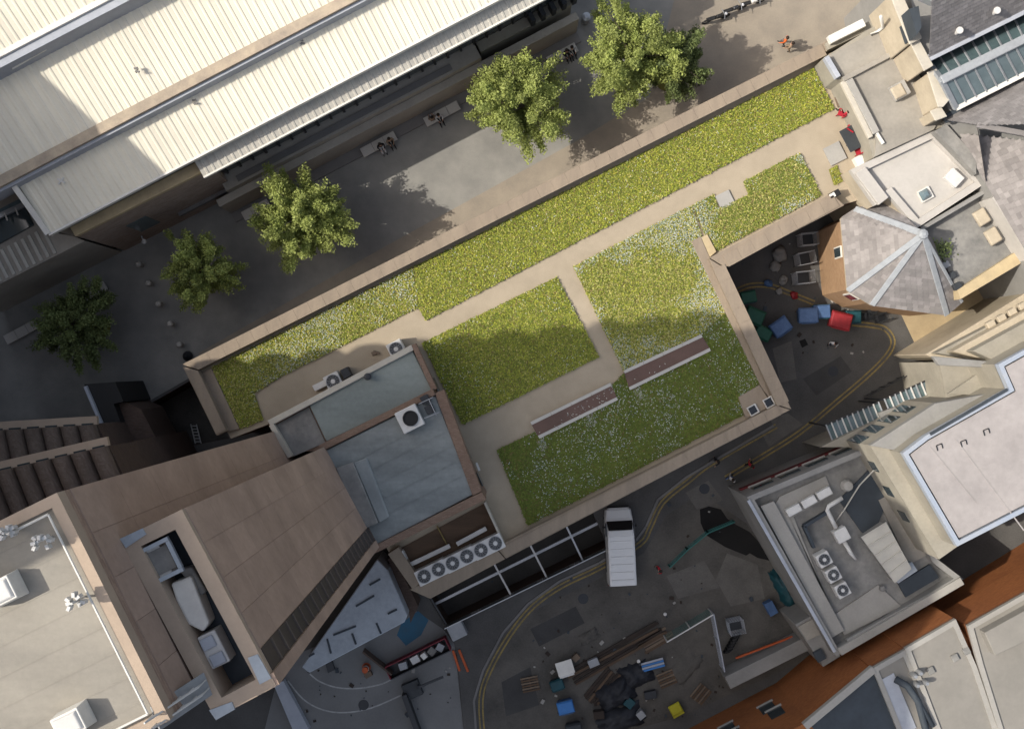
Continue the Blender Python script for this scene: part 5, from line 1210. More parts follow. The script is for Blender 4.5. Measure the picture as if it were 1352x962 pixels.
person((962, 630), 'walk', -.6, 'cl_white', 'cl_blue', 'pedestrian in white top and blue trousers crossing the street', .0)
person((987, 612), 'walk', -.6, 'cl_red', 'cl_black', 'pedestrian in dark red coat on the street', .0)
person((1095, 454), 'stand', 2.8, 'cl_white', 'cl_navy', 'person in white top standing below the red bin', .0)
person((868, 748), 'stand', 2.0, 'cl_red', 'cl_black', 'person in red beside the teal fence right of the van', .0)
t = thing('bollard', 'round grey bollard on the plaza, first from the hall', 'bollard', P(188, 350, .004), group='row of bollards on the plaza')
o_ = P(188, 350, .004); MB().lathe(o_, [(.2, 0), (.2, .06), (.16, .08), (.16, .78)], 16).build('post', 'concrete', t, smooth=False)
MB().lathe(o_+Ev*.78, [(.19, 0), (.2, .06), (.15, .15), (.05, .19)], 16).build('dome_cap', 'bench_stone', t, smooth=True)
for (x, y), w_ in (((201, 375), 'second'), ((214, 402), 'third'), ((229, 428), 'fourth'), ((241, 455), 'last')): dup(t, P(x, y, .004), 0, 'round grey bollard on the plaza, %s from the hall' % w_)
def litter_bin(px, lab):
    t = thing('litter_bin', lab, 'bin', P(*px, .004), group='round litter bins along the hall'); o_ = P(*px, .004)
    MB().lathe(o_, [(.26, 0), (.3, .1), (.3, .85), (.24, .9)], 16).build('body', 'grey_metal', t); MB().lathe(o_+Ev*.9, [(.33, 0), (.3, .12), (.12, .2)], 16).build('lid', 'steel', t)
litter_bin((532, 152), 'round steel litter bin between two occupied benches by the hall'); litter_bin((773, 28), 'round steel litter bin beside the tree at the top edge')
T(MB().lathe(P(249, 470, .004), [(.25, 0), (.36, .2), (.28, .5), (.1, .62), (.14, .7)], 10).build('rubbish_bag', 'tarp_black', smooth=True), 'black rubbish bag at the corner of the north parapet', 'bag')
# parked motorbikes at the top edge
def motorbike(px, rz, paint, lab):
    t = thing('motorbike', lab, 'motorbike', P(*px, .008), rz, 'motorbikes parked at the top edge'); L0 = WL[t.name]
    def B(b, n, m, **k):
        me = b.data(n, m); o = link(n, me, t); return finish(o, **k)
    for x in (-.68, .68):
        b = MB(); ring_ = [Vector((x+.3*math.cos(a), 0, .31+.3*math.sin(a))) for a in np.linspace(0, 2*math.pi, 15)]; b.tube(ring_, .06, 6); B(b, 'wheel', 'rubber')
    b = MB(); b.tube([(-.6, 0, .35), (-.2, 0, .6), (.35, 0, .75), (.68, 0, .33)], .06, 6); B(b, 'frame', 'dark_steel')
    b = MB(); b.box((.15, 0, .7), (.5, .3, .25), 0, taper=.7); B(b, 'tank', paint, bevel=.05)
    b = MB(); b.box((-.4, 0, .72), (.7, .28, .12), 0, taper=.85); B(b, 'seat', 'black', bevel=.03)
    b = MB(); b.tube([(.4, -.36, 1.0), (.48, -.1, .98), (.48, .1, .98), (.4, .36, 1.0)], .025, 6); B(b, 'handlebar', 'steel')
    b = MB(); b.lathe((.62, 0, .78), [(.05, 0), (.1, .06), (.1, .14), (.04, .18)], 10); B(b, 'headlight', 'lamp_lens')
motorbike((944, 27), .3, 'black', 'black motorbike parked at the top edge, leftmost of three'); motorbike((966, 16), .35, 'dark_steel', 'dark grey motorbike parked at the top edge, middle of three'); motorbike((990, 7), .3, 'white_metal', 'motorbike with white tank parked at the top edge, rightmost of three')

# ------------------------------------------------------------------ white van
van = thing('delivery_van', 'white panel van parked nose to the podium beside the basement well', 'van', P(816, 722, .0), math.radians(0))
VL, VW = 5.1, 1.95
van.location = P(817, 717, 0); van.rotation_euler = (0, 0, math.radians(3))
def V(b, n, m, parent=None, **k):
    o = link(n, b.data(n, m), parent or van); return finish(o, **k)
def loft(secs):
    """sections: y, halfwidth bottom, halfwidth top, z bottom, z top"""
    b = MB(); R_ = []
    for y, wb, wt, z0, z1 in secs:
        zs = z0+(z1-z0)*.55
        R_.append([(-wb, y, z0), (-wb*1.0, y, zs), (-wt, y, z1-.05), (-wt*.86, y, z1), (wt*.86, y, z1), (wt, y, z1-.05), (wb, y, zs), (wb, y, z0)])
    k = 0
    for r in R_: b.v += r
    n = 8
    for i in range(len(R_)-1):
        for q in range(n):
            b.f.append((i*n+q, i*n+(q+1) % n, (i+1)*n+(q+1) % n, (i+1)*n+q)); b.m.append(0); b.t.append(.5)
    b.f.append(tuple(range(n))); b.m.append(0); b.t.append(.5); b.f.append(tuple((len(R_)-1)*n+q for q in range(n))[::-1]); b.m.append(0); b.t.append(.5)
    return b
body = V(loft([(-2.55, .93, .86, .32, 1.92), (-2.5, .97, .9, .3, 2.0), (0, .975, .9, .28, 2.04), (.75, .975, .89, .28, 2.04), (1.15, .97, .86, .28, 1.93), (1.72, .965, .93, .28, 1.2), (1.9, .955, .9, .28, 1.12), (2.4, .88, .8, .3, .98), (2.55, .72, .66, .38, .86)]), 'body', 'van_paint', smooth=False, bevel=.035, seg=2)
for k in range(6):
    y = -2.15+k*.52; V(MB().box((0, y, 2.025), (1.5, .07, .035)), 'roof_rib', 'van_paint', bevel=.012)
b = MB(); b.mesh([(-.79, 1.18, 1.925), (.79, 1.18, 1.925), (.87, 1.7, 1.245), (-.87, 1.7, 1.245), (-.79, 1.2, 1.895), (.79, 1.2, 1.895), (.87, 1.71, 1.215), (-.87, 1.71, 1.215)], [(0, 3, 2, 1), (4, 5, 6, 7), (0, 1, 5, 4), (2, 3, 7, 6), (1, 2, 6, 5), (3, 0, 4, 7)])
b.v = [(x, y+.012, z+.012) for x, y, z in b.v]; V(b, 'windscreen', 'windscreen')
for s in (-1, 1):
    b = MB(); b.box((s*.945, 1.18, 1.22), (.05, .85, .48)); V(b, 'side_window', 'windscreen')
    b = MB(); b.box((s*1.06, 1.35, 1.12), (.2, .12, .28)); b.bar((s*.93, 1.38, 1.2), (s*1.0, 1.36, 1.22), .06, .06); V(b, 'mirror', 'black', bevel=.03)
    b = MB(); b.box((s*.68, 2.36, .72), (.3, .22, .2)); V(b, 'headlight', 'lamp_lens', bevel=.04)
    b = MB(); b.box((s*.9, -2.56, .9), (.12, .06, .5)); V(b, 'tail_light', 'tail_lens', bevel=.01)
    b = MB(); b.box((s*.985, -.5, .62), (.02, 2.6, .1)); V(b, 'rub_strip', 'black')
    for y in (1.6, -1.6):
        b = MB(); b.lathe((0, 0, 0), [(.2, -.1), (.33, -.11), (.34, -.06), (.34, .06), (.33, .11), (.2, .1)], 20); b.v = [(z+s*.86, y+x, yy+.34) for x, yy, z in b.v]; w_ = V(b, 'wheel', 'rubber')
        b = MB(); b.lathe((0, 0, 0), [(.05, -.112), (.2, -.105), (.2, .105), (.05, .112)], 14); b.v = [(z+s*.86, y+x, yy+.34) for x, yy, z in b.v]; V(b, 'rim', 'steel', w_)
b = MB(); b.box((0, 2.5, .36), (1.5, .14, .24)); V(b, 'front_bumper', 'black', bevel=.04)
b = MB(); b.box((0, -2.58, .36), (1.8, .12, .2)); V(b, 'rear_bumper', 'black', bevel=.03)
b = MB(); b.box((0, 2.47, .62), (.8, .08, .16)); V(b, 'grille', 'black', bevel=.01)
for s in (-.45, .45): V(MB().box((s, -2.565, .6), (.84, .03, 1.2)), 'rear_door', 'van_paint', bevel=.01)
b = MB(); b.bar((-.8, 1.72, 1.2), (-.1, 1.6, 1.36), .02, .02); b.bar((-.05, 1.72, 1.2), (.65, 1.6, 1.36), .02, .02); V(b, 'wiper', 'black')

# ------------------------------------------------------------------ air conditioning units
def ac_unit(nf, wd, dp, ht):
    t = thing('air_conditioner', 'x', 'air conditioner', (0, 0, 0))
    MB().box((0, 0, .08), (wd, dp, ht-.08)).build('casing', 'white_metal', t, bevel=.025)
    for s in (-1, 1): MB().box((s*wd*.4, 0, 0), (.1, dp*.9, .08)).build('foot', 'dark_steel', t)
    for k in range(nf):
        x = (k-(nf-1)/2)*wd/nf; r = min(dp, wd/nf)*.41
        MB().lathe((x, 0, ht), [(r*1.08, 0), (r*1.08, .05), (r, .05), (r, .005), (.01, .005)], 24).build('fan_ring', 'grey_metal', t)
        f = MB(); f.lathe((x, 0, ht+.006), [(r*.97, 0), (r*.97, .004), (.01, .004)], 24); o = f.build('fan_well', 'black', t)
        f = MB()
        for q in range(5):
            a = q*2*math.pi/5; c_, s_ = math.cos(a), math.sin(a); c2, s2 = math.cos(a+.75), math.sin(a+.75)
            f.face([(x+c_*r*.25, s_*r*.25, ht+.015), (x+c_*r*.9, s_*r*.9, ht+.02), (x+c2*r*.9, s2*r*.9, ht+.035), (x+c2*r*.25, s2*r*.25, ht+.03)])
        f.build('fan_blades', 'dark_steel', t)
        MB().lathe((x, 0, ht+.01), [(r*.36, 0), (r*.36, .04), (r*.1, .05)], 14).build('fan_hub', 'white_metal', t)
        g = MB()
        for rr in (.5, .68, .85): g.tube([Vector((x+r*rr*math.cos(a), r*rr*math.sin(a), ht+.05)) for a in np.linspace(0, 2*math.pi, 21)], .008, 4)
        for q in range(6): a = q*math.pi/6; g.bar((x-r*math.cos(a), -r*math.sin(a), ht+.052), (x+r*math.cos(a), r*math.sin(a), ht+.052), .01, .01)
        g.build('fan_guard', 'steel', t)
    return t
single = ac_unit(1, .98, .98, 1.0); double = ac_unit(2, 1.98, .98, 1.0)
def place(src, first, px, z, rz, lab, grp):
    if z == 5.58: sc3 = (.86, .86, .95)
    else: sc3 = None
    if first: src.location = P(*px, z); src.rotation_euler = (0, 0, rz); src['label'] = lab; src['group'] = grp; return src
    return dup(src, P(*px, z), rz, lab, grp, sc3)
g1 = 'air conditioners on roofs'
place(single, True, (525, 461), ZG, .47, 'single fan air conditioner in full sun at the penthouse corner', g1)
place(single, False, (443, 503), ZG, .47, 'single fan air conditioner half way along the penthouse wall with a duct', g1)
for k, (x, y) in enumerate(((1083, 735), (1095, 755), (1107, 775))): place(single, False, (x, y), 5.58, .5, 'single fan air conditioner on the plant roof, %s from the white duct box' % ('first', 'second', 'farthest')[k], g1)
for k, (x, y) in enumerate(((571, 752), (608, 735), (645, 718))): place(double, k == 0, (x, y), ZG+.05, .455, 'twin fan condenser on the brown plant deck, %s of three' % ('leftmost', 'middle', 'rightmost')[k], 'row of twin fan condensers')
T(MB().box(P(425, 508, ZG), (1.0, .4, .5), .47).build('air_duct_box', 'white_metal', bevel=.03), 'white box duct joined to the penthouse air conditioner', 'duct')
T(MB().box(P(459, 492, ZG), (.5, .6, .9), .47).build('louvre_box', 'dark_steel', bevel=.02), 'dark louvre box beside the penthouse air conditioner', 'box')
b = MB(); b.box(P(494, 466, ZG), (.3, .22, .2), .4); b.box(P(497, 465, ZG+.0), (.14, .4, .14), 1.2); T(b.build('roof_fitting', 'timber_pale'), 'small brown fitting lying on the path by the penthouse', 'fitting')
# terrace at the east end: red chairs, table, fence posts, people
def chair(px, rz, lab, m='cl_red'):
    t = thing('garden_chair', lab, 'chair', P(*px, ZG), rz, 'red chairs on the east terrace')
    def C(b, n): return link(n, b.data(n, m), t)
    C(MB().box((0, 0, .42), (.46, .46, .05)), 'seat'); C(MB().box((0, -.22, .47), (.46, .05, .42)), 'backrest')
    for x in (-.2, .2):
        for y in (-.2, .2): C(MB().box((x, y, 0), (.04, .04, .42)), 'leg')
chair((1109, 151), 1.2, 'red garden chair under the seated figure near the long grass bed'); chair((1120, 172), -.6, 'red garden chair at the dark table on the terrace'); chair((1131, 201), .4, 'red garden chair beside the white roof parapet')
person((1113, 153), 'sit', .6, 'cl_red', 'cl_black', 'seated person in red at the corner of the long grass bed', ZG-.05)
t = thing('terrace_table', 'dark grey square table on the terrace between the red chairs', 'table', P(1126, 182, ZG)); MB().box(P(1126, 182, ZG+.7), (1.15, 1.5, .05), .5).build('table_top', 'bin_grey', t, bevel=.01)
for dx, dy in ((-.4, -.5), (.4, -.5), (-.4, .5), (.4, .5)): MB().box(P(1126, 182, ZG)+Vector((dx, dy, 0)), (.06, .06, .7)).build('leg', 'dark_steel', t)
T(MB().box(P(1139, 180, ZG), (.35, 1.6, .85), .5).build('white_planter', 'white_trim', bevel=.02), 'long white trough beside the terrace table', 'planter'); T(MB().box(P(1135, 212, ZG), (.9, .6, .6), .5).build('storage_chest', 'white_trim', bevel=.03), 'white chest at the foot of the white roof parapet', 'chest')
t = thing('terrace_fence', 'brown timber fence with three posts at the east end of the long grass bed', 'fence', P(1098, 110, ZG))
for q in ((1090, 78), (1097, 103), (1108, 132)): MB().bar(P(*q, ZG), P(*q, ZG)+Ev*1.2, .12, .12).build('post', 'timber_pale', t)
for z in (.3, .7, 1.1): MB().bar(P(1090, 78, ZG)+Ev*z, P(1108, 132, ZG)+Ev*z, .06, .22).build('rail', 'timber_pale', t)
T(MB().bar(P(1090, 76, ZG+.1), P(1112, 140, ZG+.1), .55, .3).build('timber_edging', 'timber_pale', bevel=.02), 'broad pale timber edging along the terrace fence', 'edging')
t = thing('planter_box', 'small black and white box at the south parapet of the terrace', 'box', P(1099, 258, ZG)); MB().box(P(1099, 258, ZG), (.5, .4, .9), .5).build('body', 'black', t, bevel=.02); MB().box(P(1099, 258, ZG+.9), (.35, .28, .06), .5).build('lid', 'white_trim', t)
for k, (x, y) in enumerate(((994, 541), (1015, 531))):
    t = thing('roof_hatch', 'small dark framed hatch in the south east corner slab, %s of two' % ('left', 'right')[k], 'hatch', P(x, y, ZG+.26), group='hatches in the corner slab')
    MB().box(P(x, y, ZG+.26), (.62, .62, .16), .5).build('frame', 'white_metal', t, bevel=.02); MB().box(P(x, y, ZG+.42), (.46, .46, .02), .5).build('pane', 'windscreen', t)

# ------------------------------------------------------------------ wheeled bins
bin_src = thing('wheeled_bin', 'x', 'bin', (0, 0, 0))
MB().box((0, 0, .16), (1.12, .86, .86), 0, taper=1.16).build('body', 'bin_blue', bin_src, bevel=.03)
MB().box((0, 0, 1.02), (1.34, 1.06, .07)).build('rim', 'bin_blue', bin_src, bevel=.02)
b = MB(); b.mesh([(-.66, -.52, 1.09), (.66, -.52, 1.09), (.66, .52, 1.09), (-.66, .52, 1.09), (-.6, -.44, 1.2), (.6, -.44, 1.2), (.6, .4, 1.24), (-.6, .4, 1.24)], [(3, 2, 1, 0), (4, 5, 6, 7), (0, 1, 5, 4), (1, 2, 6, 5), (2, 3, 7, 6), (3, 0, 4, 7)]); lid = b.build('lid', 'bin_blue_lid', bin_src, bevel=.03)
MB().bar((-.5, -.56, 1.12), (.5, -.56, 1.12), .04, .04).build('handle', 'bin_blue', bin_src)
for x in (-.45, .45):
    for y in (-.32, .32): b = MB(); b.lathe((0, 0, 0), [(.03, -.03), (.09, -.03), (.09, .03), (.03, .03)], 12); b.v = [(zz+x, y+xx, yy+.09) for xx, yy, zz in b.v]; b.build('wheel', 'rubber', bin_src)
for x in (-.45, .45):
    for y in (-.32, .32): MB().box((x, y, .1), (.07, .12, .08)).build('caster', 'steel', bin_src)
first = True
for (x, y), rz, body_, lid_, sc_, lab in (((1026, 432), .62, 'bin_blue', 'bin_blue_lid', 1, 'blue wheeled bin standing askew nearest the podium corner'), ((1062, 417), .05, 'bin_blue', 'bin_blue_lid', 1, 'blue wheeled bin left of the darker blue bin'),
        ((1080, 412), .05, 'bin_teal', 'bin_blue', .9, 'darker blue bin squeezed between blue and red bins'), ((1104, 424), -.25, 'bin_red', 'bin_red', 1.08, 'bright red wheeled bin in the row of bins'), ((1122, 419), .0, 'bin_teal', 'bin_teal', .8, 'dark teal bin right of the red bin'),
        ((992, 418), -.4, 'bin_green', 'bin_green', 1, 'green wheeled bin half hidden under the podium edge, upper one'), ((1004, 440), -.5, 'bin_green', 'bin_green', .85, 'green wheeled bin half hidden under the podium edge, lower one'), ((985, 393), .2, 'bin_teal', 'bin_green', .8, 'dark green bin in the black corner by the yellow lines'),
        ((746, 928), .25, 'bin_blue', 'bright_blue', .85, 'bright blue bin at the lower edge of the street yard'), ((735, 900), .35, 'bin_teal', 'bin_teal', .7, 'dark teal bin above the bright blue bin'), ((757, 958), .2, 'bin_grey', 'bin_grey', .85, 'dark grey bin below the bright blue bin')):
    o = bin_src if first else dup(bin_src, (0, 0, 0)); first = False
    o.location = P(x, y, .014); o.rotation_euler = (0, 0, rz); o.scale = (sc_*1.0, sc_*1.0, sc_); o['label'] = lab; o['group'] = 'wheeled bins'
    recolor(o, {'bin_blue': body_, 'bin_blue_lid': lid_})
# ------------------------------------------------------------------ corner clutter under the podium
def cage(px, rz, L, Wd, Hh, lab, m='steel', name='roll_cage'):
    t = thing(name, lab, 'cage', P(*px, .014), rz, 'roll cages in the yard'); 
    def C(b, n, mm=m): return link(n, b.data(n, mm), t)
    C(MB().box((0, 0, .15), (L, Wd, .05)), 'base', 'dark_steel'); b = MB()
    for x in (-L/2, L/2):
        for y in (-Wd/2, Wd/2): b.bar((x, y, .02), (x, y, Hh), .04, .04)
    C(b, 'frame'); b = MB()
    for k in range(7):
        z = .25+k*(Hh-.25)/6
        for y in (-Wd/2, Wd/2): b.bar((-L/2, y, z), (L/2, y, z), .015, .015)
        for x in (-L/2, L/2): b.bar((x, -Wd/2, z), (x, Wd/2, z), .015, .015)
    for k in range(1, 6):
        x = -L/2+L*k/6
        for y in (-Wd/2, Wd/2): b.bar((x, y, .2), (x, y, Hh), .012, .012)
    C(b, 'mesh')
    return t
cage((1056, 368), .1, 1.2, .8, 1.7, 'steel roll cage in the dark corner nearest the bins'); cage((1058, 343), .2, 1.1, .8, 1.7, 'steel roll cage in the middle of the dark corner'); cage((1062, 318), .1, 1.1, .8, 1.6, 'steel roll cage at the back of the dark corner')
cage((968, 822), .2, 1.0, .9, 1.5, 'wire cage standing alone in the street yard')
def sack(px, s, lab, m='sack'):
    c = P(*px, .01); b = MB(); b.lathe(c, [(s*.7, 0), (s, s*.4), (s*.9, s*.9), (s*.45, s*1.15), (s*.15, s*1.25)], 9)
    r = random.Random(int(px[0])); b.v = [(x+r.uniform(-.24, .24)*s, y+r.uniform(-.24, .24)*s, .01+(z-.01)*r.uniform(.5, .75)) for x, y, z in b.v]
    T(b.build('bulk_sack', m, smooth=True), lab, 'sack', 'sacks lying about the yards')
for px, s, lab, m in (((1028, 335), .55, 'large grey sack in the dark corner under the podium', 'sack'), ((1023, 352), .38, 'smaller grey sack below the large one in the dark corner', 'sack'), ((1034, 370), .33, 'pale sack beside the roll cages', 'sack'), ((1014, 374), .3, 'blue sack by the yellow lines in the dark corner', 'bin_blue'), ((1048, 390), .28, 'dark red sack between roll cages and bins', 'bin_red'), ((1028, 384), .26, 'small pale sack by the yellow lines', 'sack')): sack(px, s, lab, m)
for k, px in enumerate(((1145, 418), (1160, 420), (1150, 408))): cage(px, .1+k*.3, .7, .5, 1.0, 'dark trolley at the foot of the bay end, %s of three' % ('leftmost', 'rightmost', 'uppermost')[k], 'dark_steel', 'trolley')
b = MB()
for k in range(9): p = lerp(P(1140, 522, 0), P(1228, 476, 0), k/8); b.bar(p, p+Ev*1.1, .05, .05)
t = thing('entrance_railing', 'dark metal railing along the shopfront canopies', 'railing', P(1180, 500, 0)); b.build('posts', 'dark_steel', t)
for z in (.5, 1.1): MB().bar(P(1140, 522, 0)+Ev*z, P(1228, 476, 0)+Ev*z, .05, .05).build('rail', 'dark_steel', t)
# ------------------------------------------------------------------ street yard
def fence(px, z, m, lab, mesh_m, name='mesh_fence'):
    pts = PX(px, 0); t = thing(name, lab, 'fence', pts[0])
    for i in range(len(pts)-1):
        a, c = pts[i], pts[i+1]; n = max(1, round((c-a).length/1.6))
        for k in range(n):
            p, q = lerp(a, c, k/n), lerp(a, c, (k+1)/n); b = MB()
            for j in range(13): x = lerp(p, q, (j+.5)/13); b.bar(x+Ev*.1, x+Ev*(z-.05), .015, .015)
            for j in range(7): zz = .15+(z-.25)*j/6; b.bar(p+Ev*zz, q+Ev*zz, .015, .015)
            b.build('mesh_panel', mesh_m, t); MB().bar(p, p+Ev*z, .07, .07).build('post', m, t); MB().bar(p+Ev*z, q+Ev*z, .07, .07).build('top_rail', m, t)
        MB().bar(c, c+Ev*z, .07, .07).build('post', m, t)
    return t
fence([(882, 745), (905, 722), (932, 700), (966, 686)], 1.1, 'teal_mesh', 'teal mesh fence from the road towards the black ground patch', 'teal_mesh')
t_ = fence([(876, 838), (935, 803)], 1.9, 'white_metal', 'mesh fence with white top rail in the street yard', 'teal_mesh')
t_ = fence([(936, 803), (950, 876)], 1.9, 'pale_blue_wall', 'blue grey mesh fence running down the street yard', 'pale_blue_wall')
def plank_pile(px, L, n, rz, m, lab, name='timber_stack'):
    t = thing(name, lab, 'timber', P(*px, .01)); r = random.Random(int(px[0]*3)); c = P(*px, .01); u = Vector((math.cos(rz), math.sin(rz), 0)); v = Vector((-u.y, u.x, 0))
    for k in range(n):
        o = c+v*((k-(n-1)/2)*.2)+u*r.uniform(-.2, .2); a = r.uniform(-.03, .03); d = Vector((math.cos(rz+a), math.sin(rz+a), 0)); z = .04+(k % 2)*.07
        MB().bar(o-d*L/2+Ev*z, o+d*L/2+Ev*z, .17, .07).build('plank', m if k % 3 else 'timber', t)
plank_pile((812, 862), 7.0, 6, .52, 'timber_dark', 'long stack of dark planks across the lower street yard'); plank_pile((865, 845), 2.2, 5, .5, 'timber_pale', 'short stack of paler planks at the end of the white railed fence')
plank_pile((795, 905), 2.6, 6, .9, 'timber_dark', 'jumbled dark boards beside the black tarpaulins')
T(MB().bar(P(972, 868, .7), P(1046, 840, .7), .12, .16).bar(P(972, 868, 0), P(972, 868, .7), .1, .1).bar(P(1046, 840, 0), P(1046, 840, .7), .1, .1).build('orange_barrier', 'orange_plastic'), 'orange barrier rail along the grey yard wall', 'barrier')
def tarp(px, sx, sy, h, rz, lab, seed, m='tarp_black'):
    r = np.random.default_rng(seed); n = 12; b = MB(); c = P(*px, .012); V_ = []
    for i in range(n+1):
        for j in range(n+1):
            x, y = i/n*2-1, j/n*2-1; e = max(0, 1-max(abs(x), abs(y))**3); z = e*h*(.6+.5*r.random())
            rx, ry = x*sx/2*(1+.08*r.normal()), y*sy/2*(1+.08*r.normal()); V_.append((c.x+rx*math.cos(rz)-ry*math.sin(rz), c.y+rx*math.sin(rz)+ry*math.cos(rz), c.z+z))
    b.mesh(V_, [(i*(n+1)+j, (i+1)*(n+1)+j, (i+1)*(n+1)+j+1, i*(n+1)+j+1) for i in range(n) for j in range(n)]); T(b.build('tarpaulin_heap', m, smooth=True), lab, 'tarpaulin', 'tarpaulin heaps in the street yard')
tarp((812, 915), 2.6, 1.8, .8, .5, 'black tarpaulin heap below the dark planks', 1); tarp((840, 890), 2.2, 1.6, .6, .4, 'crumpled navy black heap right of the black tarpaulin', 2); tarp((818, 948), 3.2, 1.6, .7, .3, 'dark heap at the bottom edge below the black tarpaulin', 3); tarp((905, 880), 2.4, 1.4, .25, .9, 'low pale rubble heap near the blue grey fence', 4, 'asphalt_yard'); tarp((1040, 775), 1.6, 3.2, 1.2, .5, 'dark blue tarpaulin heap against the plant roof building', 5, 'bin_teal'); tarp((778, 840), 1.4, .8, .2, .5, 'small pale rubble heap by the white crate', 6, 'asphalt_yard')
t = thing('white_crate', 'white lidded crate at the west end of the dark planks', 'crate', P(746, 881, .01)); MB().box(P(746, 881, .01), (1.1, .9, .8), .3, taper=.95).build('body', 'white_metal', t, bevel=.03); MB().box(P(746, 881, .81), (1.16, .96, .08), .3).build('lid', 'white_trim', t, bevel=.02)
t = thing('blue_bench', 'pale blue slatted bench in the street yard', 'bench', P(862, 877, .01))
for k in range(4): c = P(862, 877, .45)+Vector((-math.sin(.27), math.cos(.27), 0))*(k-1.5)*.16; MB().box(c, (1.55, .13, .04), .27).build('slat', 'pale_blue_wall' if k % 2 else 'bright_blue', t)
for s in (-.6, .6): MB().box(P(862, 877, .01)+Vector((s*math.cos(.27), s*math.sin(.27), 0)), (.08, .55, .44), .27).build('leg', 'dark_steel', t)
t = thing('yellow_grit_bin', 'yellow grit bin at the foot of the orange brick wall', 'grit bin', P(892, 935, .0)); MB().box(P(892, 935, 0), (.8, .7, .6), .5, taper=1.05).build('body', 'yellow_plastic', t, bevel=.03); MB().box(P(892, 935, .6), (.86, .76, .14), .5, taper=.85).build('lid', 'yellow_plastic', t, bevel=.03)
b = MB()
t = thing('tyre_stack', 'leaning row of old tyres below the wire cage', 'tyres', P(966, 850, .01))
for k in range(6):
    c = P(972-k*2.2, 838+k*4, .36); rr = [c+Vector((.3*math.cos(a)*math.cos(.5), .3*math.cos(a)*math.sin(.5), .3*math.sin(a))) for a in np.linspace(0, 2*math.pi, 15)]; MB().tube(rr, .09, 6).build('tyre', 'rubber', t, smooth=True)
for x, y, lab in ((878, 810, 'small white post left of the white railed fence'), (843, 872, 'small white topped post by the blue bench')):
    t = thing('marker_post', lab, 'post', P(x, y, .0)); MB().lathe(P(x, y, 0), [(.08, 0), (.08, .9)], 10).build('post', 'dark_steel', t); MB().lathe(P(x, y, .9), [(.12, 0), (.12, .1), (.04, .15)], 10).build('cap', 'white_metal', t)
# planter trough with red frame and boxes, barrier gate
t = thing('red_trough', 'red metal trough full of boxes beside the blue ground patch', 'trough', P(553, 865, 0)); z = .9
A_, C_ = P(514, 884, 0), P(592, 846, 0); d = (C_-A_).normalized(); n_ = Vector((-d.y, d.x, 0))
for s in (-.45, .45): MB().bar(A_+n_*s+Ev*.5, C_+n_*s+Ev*.5, .06, .9).build('side', 'red_metal' if s > 0 else 'dark_steel', t)
for q in (A_, C_): MB().bar(q-n_*.45+Ev*.5, q+n_*.45+Ev*.5, .06, .9).build('end', 'red_metal', t)
MB().bar(A_+Ev*.1, C_+Ev*.1, .85, .1).build('base', 'dark_steel', t)
for k, (f, sz, m) in enumerate(((.25, (.55, .5, .75), 'grey_metal'), (.45, (.6, .5, .6), 'white_metal'), (.6, (.35, .4, .8), 'white_trim'), (.73, (.5, .5, .55), 'sack'), (.87, (.5, .5, .6), 'grey_metal'))):
    q = lerp(A_, C_, f); T(MB().box(q+Ev*.15, sz, .3+k*.2).build('packing_box', m, bevel=.02), 'box standing in the red trough, %s from the left' % ('first', 'second', 'third', 'fourth', 'fifth')[k], 'box', 'boxes in the red trough')
for k, (a, c) in enumerate((((598, 858), (607, 885)), ((606, 857), (618, 886)))): T(MB().bar(P(*a, .12), P(*c, .12), .16, .18).build('orange_beam', 'orange_plastic', bevel=.02), 'orange beam lying by the red trough, %s of two' % ('left', 'right')[k], 'beam', 'orange beams by the red trough')
t = thing('traffic_cone_stack', 'orange and white marker barrel standing on the service yard', 'barrel', P(484, 880, .01)); q = P(484, 880, .01)
MB().lathe(q, [(.3, 0), (.3, .06), (.24, .08), (.2, .9)], 14).build('body', 'orange_plastic', t); MB().lathe(q+Ev*.45, [(.235, 0), (.225, .16)], 14).build('band', 'white_trim', t); MB().box(q+Vector((.15, -.45, 0)), (.5, .35, .35), .5).build('weight', 'timber_pale', t)
t = thing('barrier_gate', 'black barrier post with arm and low wall at the bottom of the service yard', 'barrier', P(540, 905, .01))
MB().box(P(545, 908, .01), (1.2, 1.1, .5), .4).build('base', 'bin_grey', t, bevel=.03); MB().bar(P(534, 915, .5), P(556, 975, .5), .35, .9).build('low_wall', 'dark_steel', t); MB().bar(P(552, 907, .9), P(585, 893, .9), .14, .14).build('arm', 'dark_steel', t); MB().bar(P(552, 907, 0), P(552, 907, 1.0), .2, .2).build('post', 'dark_steel', t)
T(MB().bar(P(480, 858, .5), P(518, 888, .5), .12, 1.0).build('low_rail', 'dark_brick'), 'low dark wall between the membrane roof and the red trough', 'wall')
T(MB().prism(PX([(428, 870), (436, 866), (442, 884), (433, 888)], .3), .3, 0).build('grating', 'dark_steel'), 'dark grating on the service yard below the membrane roof', 'grating')

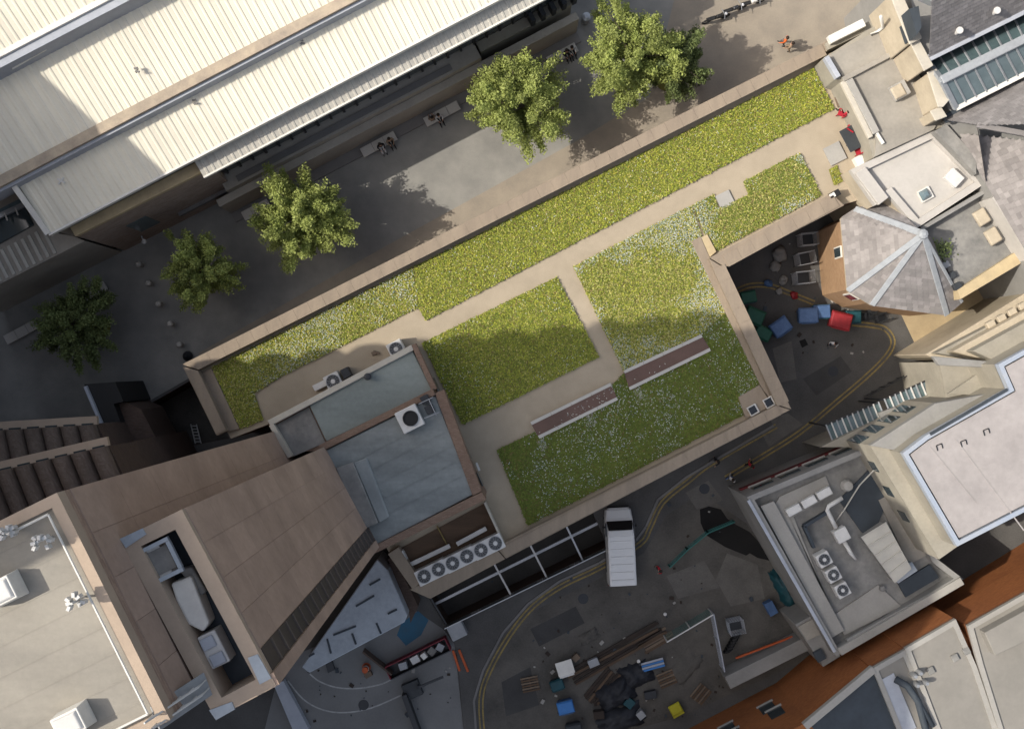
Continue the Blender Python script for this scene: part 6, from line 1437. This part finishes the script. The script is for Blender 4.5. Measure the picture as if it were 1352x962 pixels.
# more clutter of the street yard, and loose litter
def pallet(px, rz, lab):
    t = thing('pallet', lab, 'pallet', P(*px, .012), rz, 'timber pallets in the street yard')
    for k in range(6): link('board', MB().box((0, -.45+k*.18, .11), (1.2, .11, .025)).data('board', 'timber_pale' if k % 2 else 'timber'), t)
    for x in (-.5, 0, .5): link('bearer', MB().box((x, 0, 0), (.1, 1.0, .11)).data('bearer', 'timber'), t)
pallet((880, 895), .4, 'timber pallet below the blue bench'); pallet((925, 915), .9, 'timber pallet near the orange brick wall'); pallet((700, 902), .2, 'timber pallet left of the dark teal bin')
for px, sz, rz, m, lab in (((783, 872), (.7, .5, .5), .4, 'grey_metal', 'grey metal box on the ground right of the white crate'), ((830, 925), (.6, .6, .5), .9, 'bin_teal', 'dark teal crate among the dark heaps'), ((858, 915), (.8, .5, .4), .2, 'dark_steel', 'dark metal case right of the teal crate'),
        ((845, 940), (.5, .5, .6), .7, 'grey_metal', 'grey box at the right of the bottom dark heap'), ((790, 940), (.7, .5, .6), .1, 'timber_dark', 'dark wooden chest left of the bottom dark heap'), ((1015, 800), (.6, .9, .7), .5, 'bin_blue', 'blue plastic tub by the plant roof building'), ((1050, 812), (.8, .6, .9), .5, 'dark_steel', 'dark metal locker at the annex corner'), ((760, 866), (.5, .4, .4), .8, 'timber_pale', 'small wooden crate behind the white crate')):
    t = thing('storage_crate', lab, 'crate', P(*px, .012)); c = P(*px, .012); MB().box(c, sz, rz, taper=.95).build('body', m, t, bevel=.02); MB().box(c+Ev*sz[2], (sz[0]*1.04, sz[1]*1.04, .05), rz).build('lid', m, t, bevel=.015)
b = MB(); r = random.Random(5)
for (x0, y0, x1, y1, n) in ((700, 830, 960, 950, 70), (980, 300, 1180, 470, 60), (640, 760, 1000, 900, 20), (400, 880, 600, 955, 30), (880, 640, 1010, 800, 15), (300, 300, 900, 430, 0)):
    for k in range(n):
        p = P(r.uniform(x0, x1), r.uniform(y0, y1), .02); a = r.uniform(0, 3); sz = r.choice((.06, .08, .1, .14, .22))
        b.box(p, (sz*1.4, sz, sz*.35), a, r.choice((0, 1, 1, 2, 2)))
o = T(b.build('litter', ['concrete', 'timber_dark', 'flat_dark']), 'small scraps of litter and stones strewn over the yards', 'litter'); o['kind'] = 'stuff'
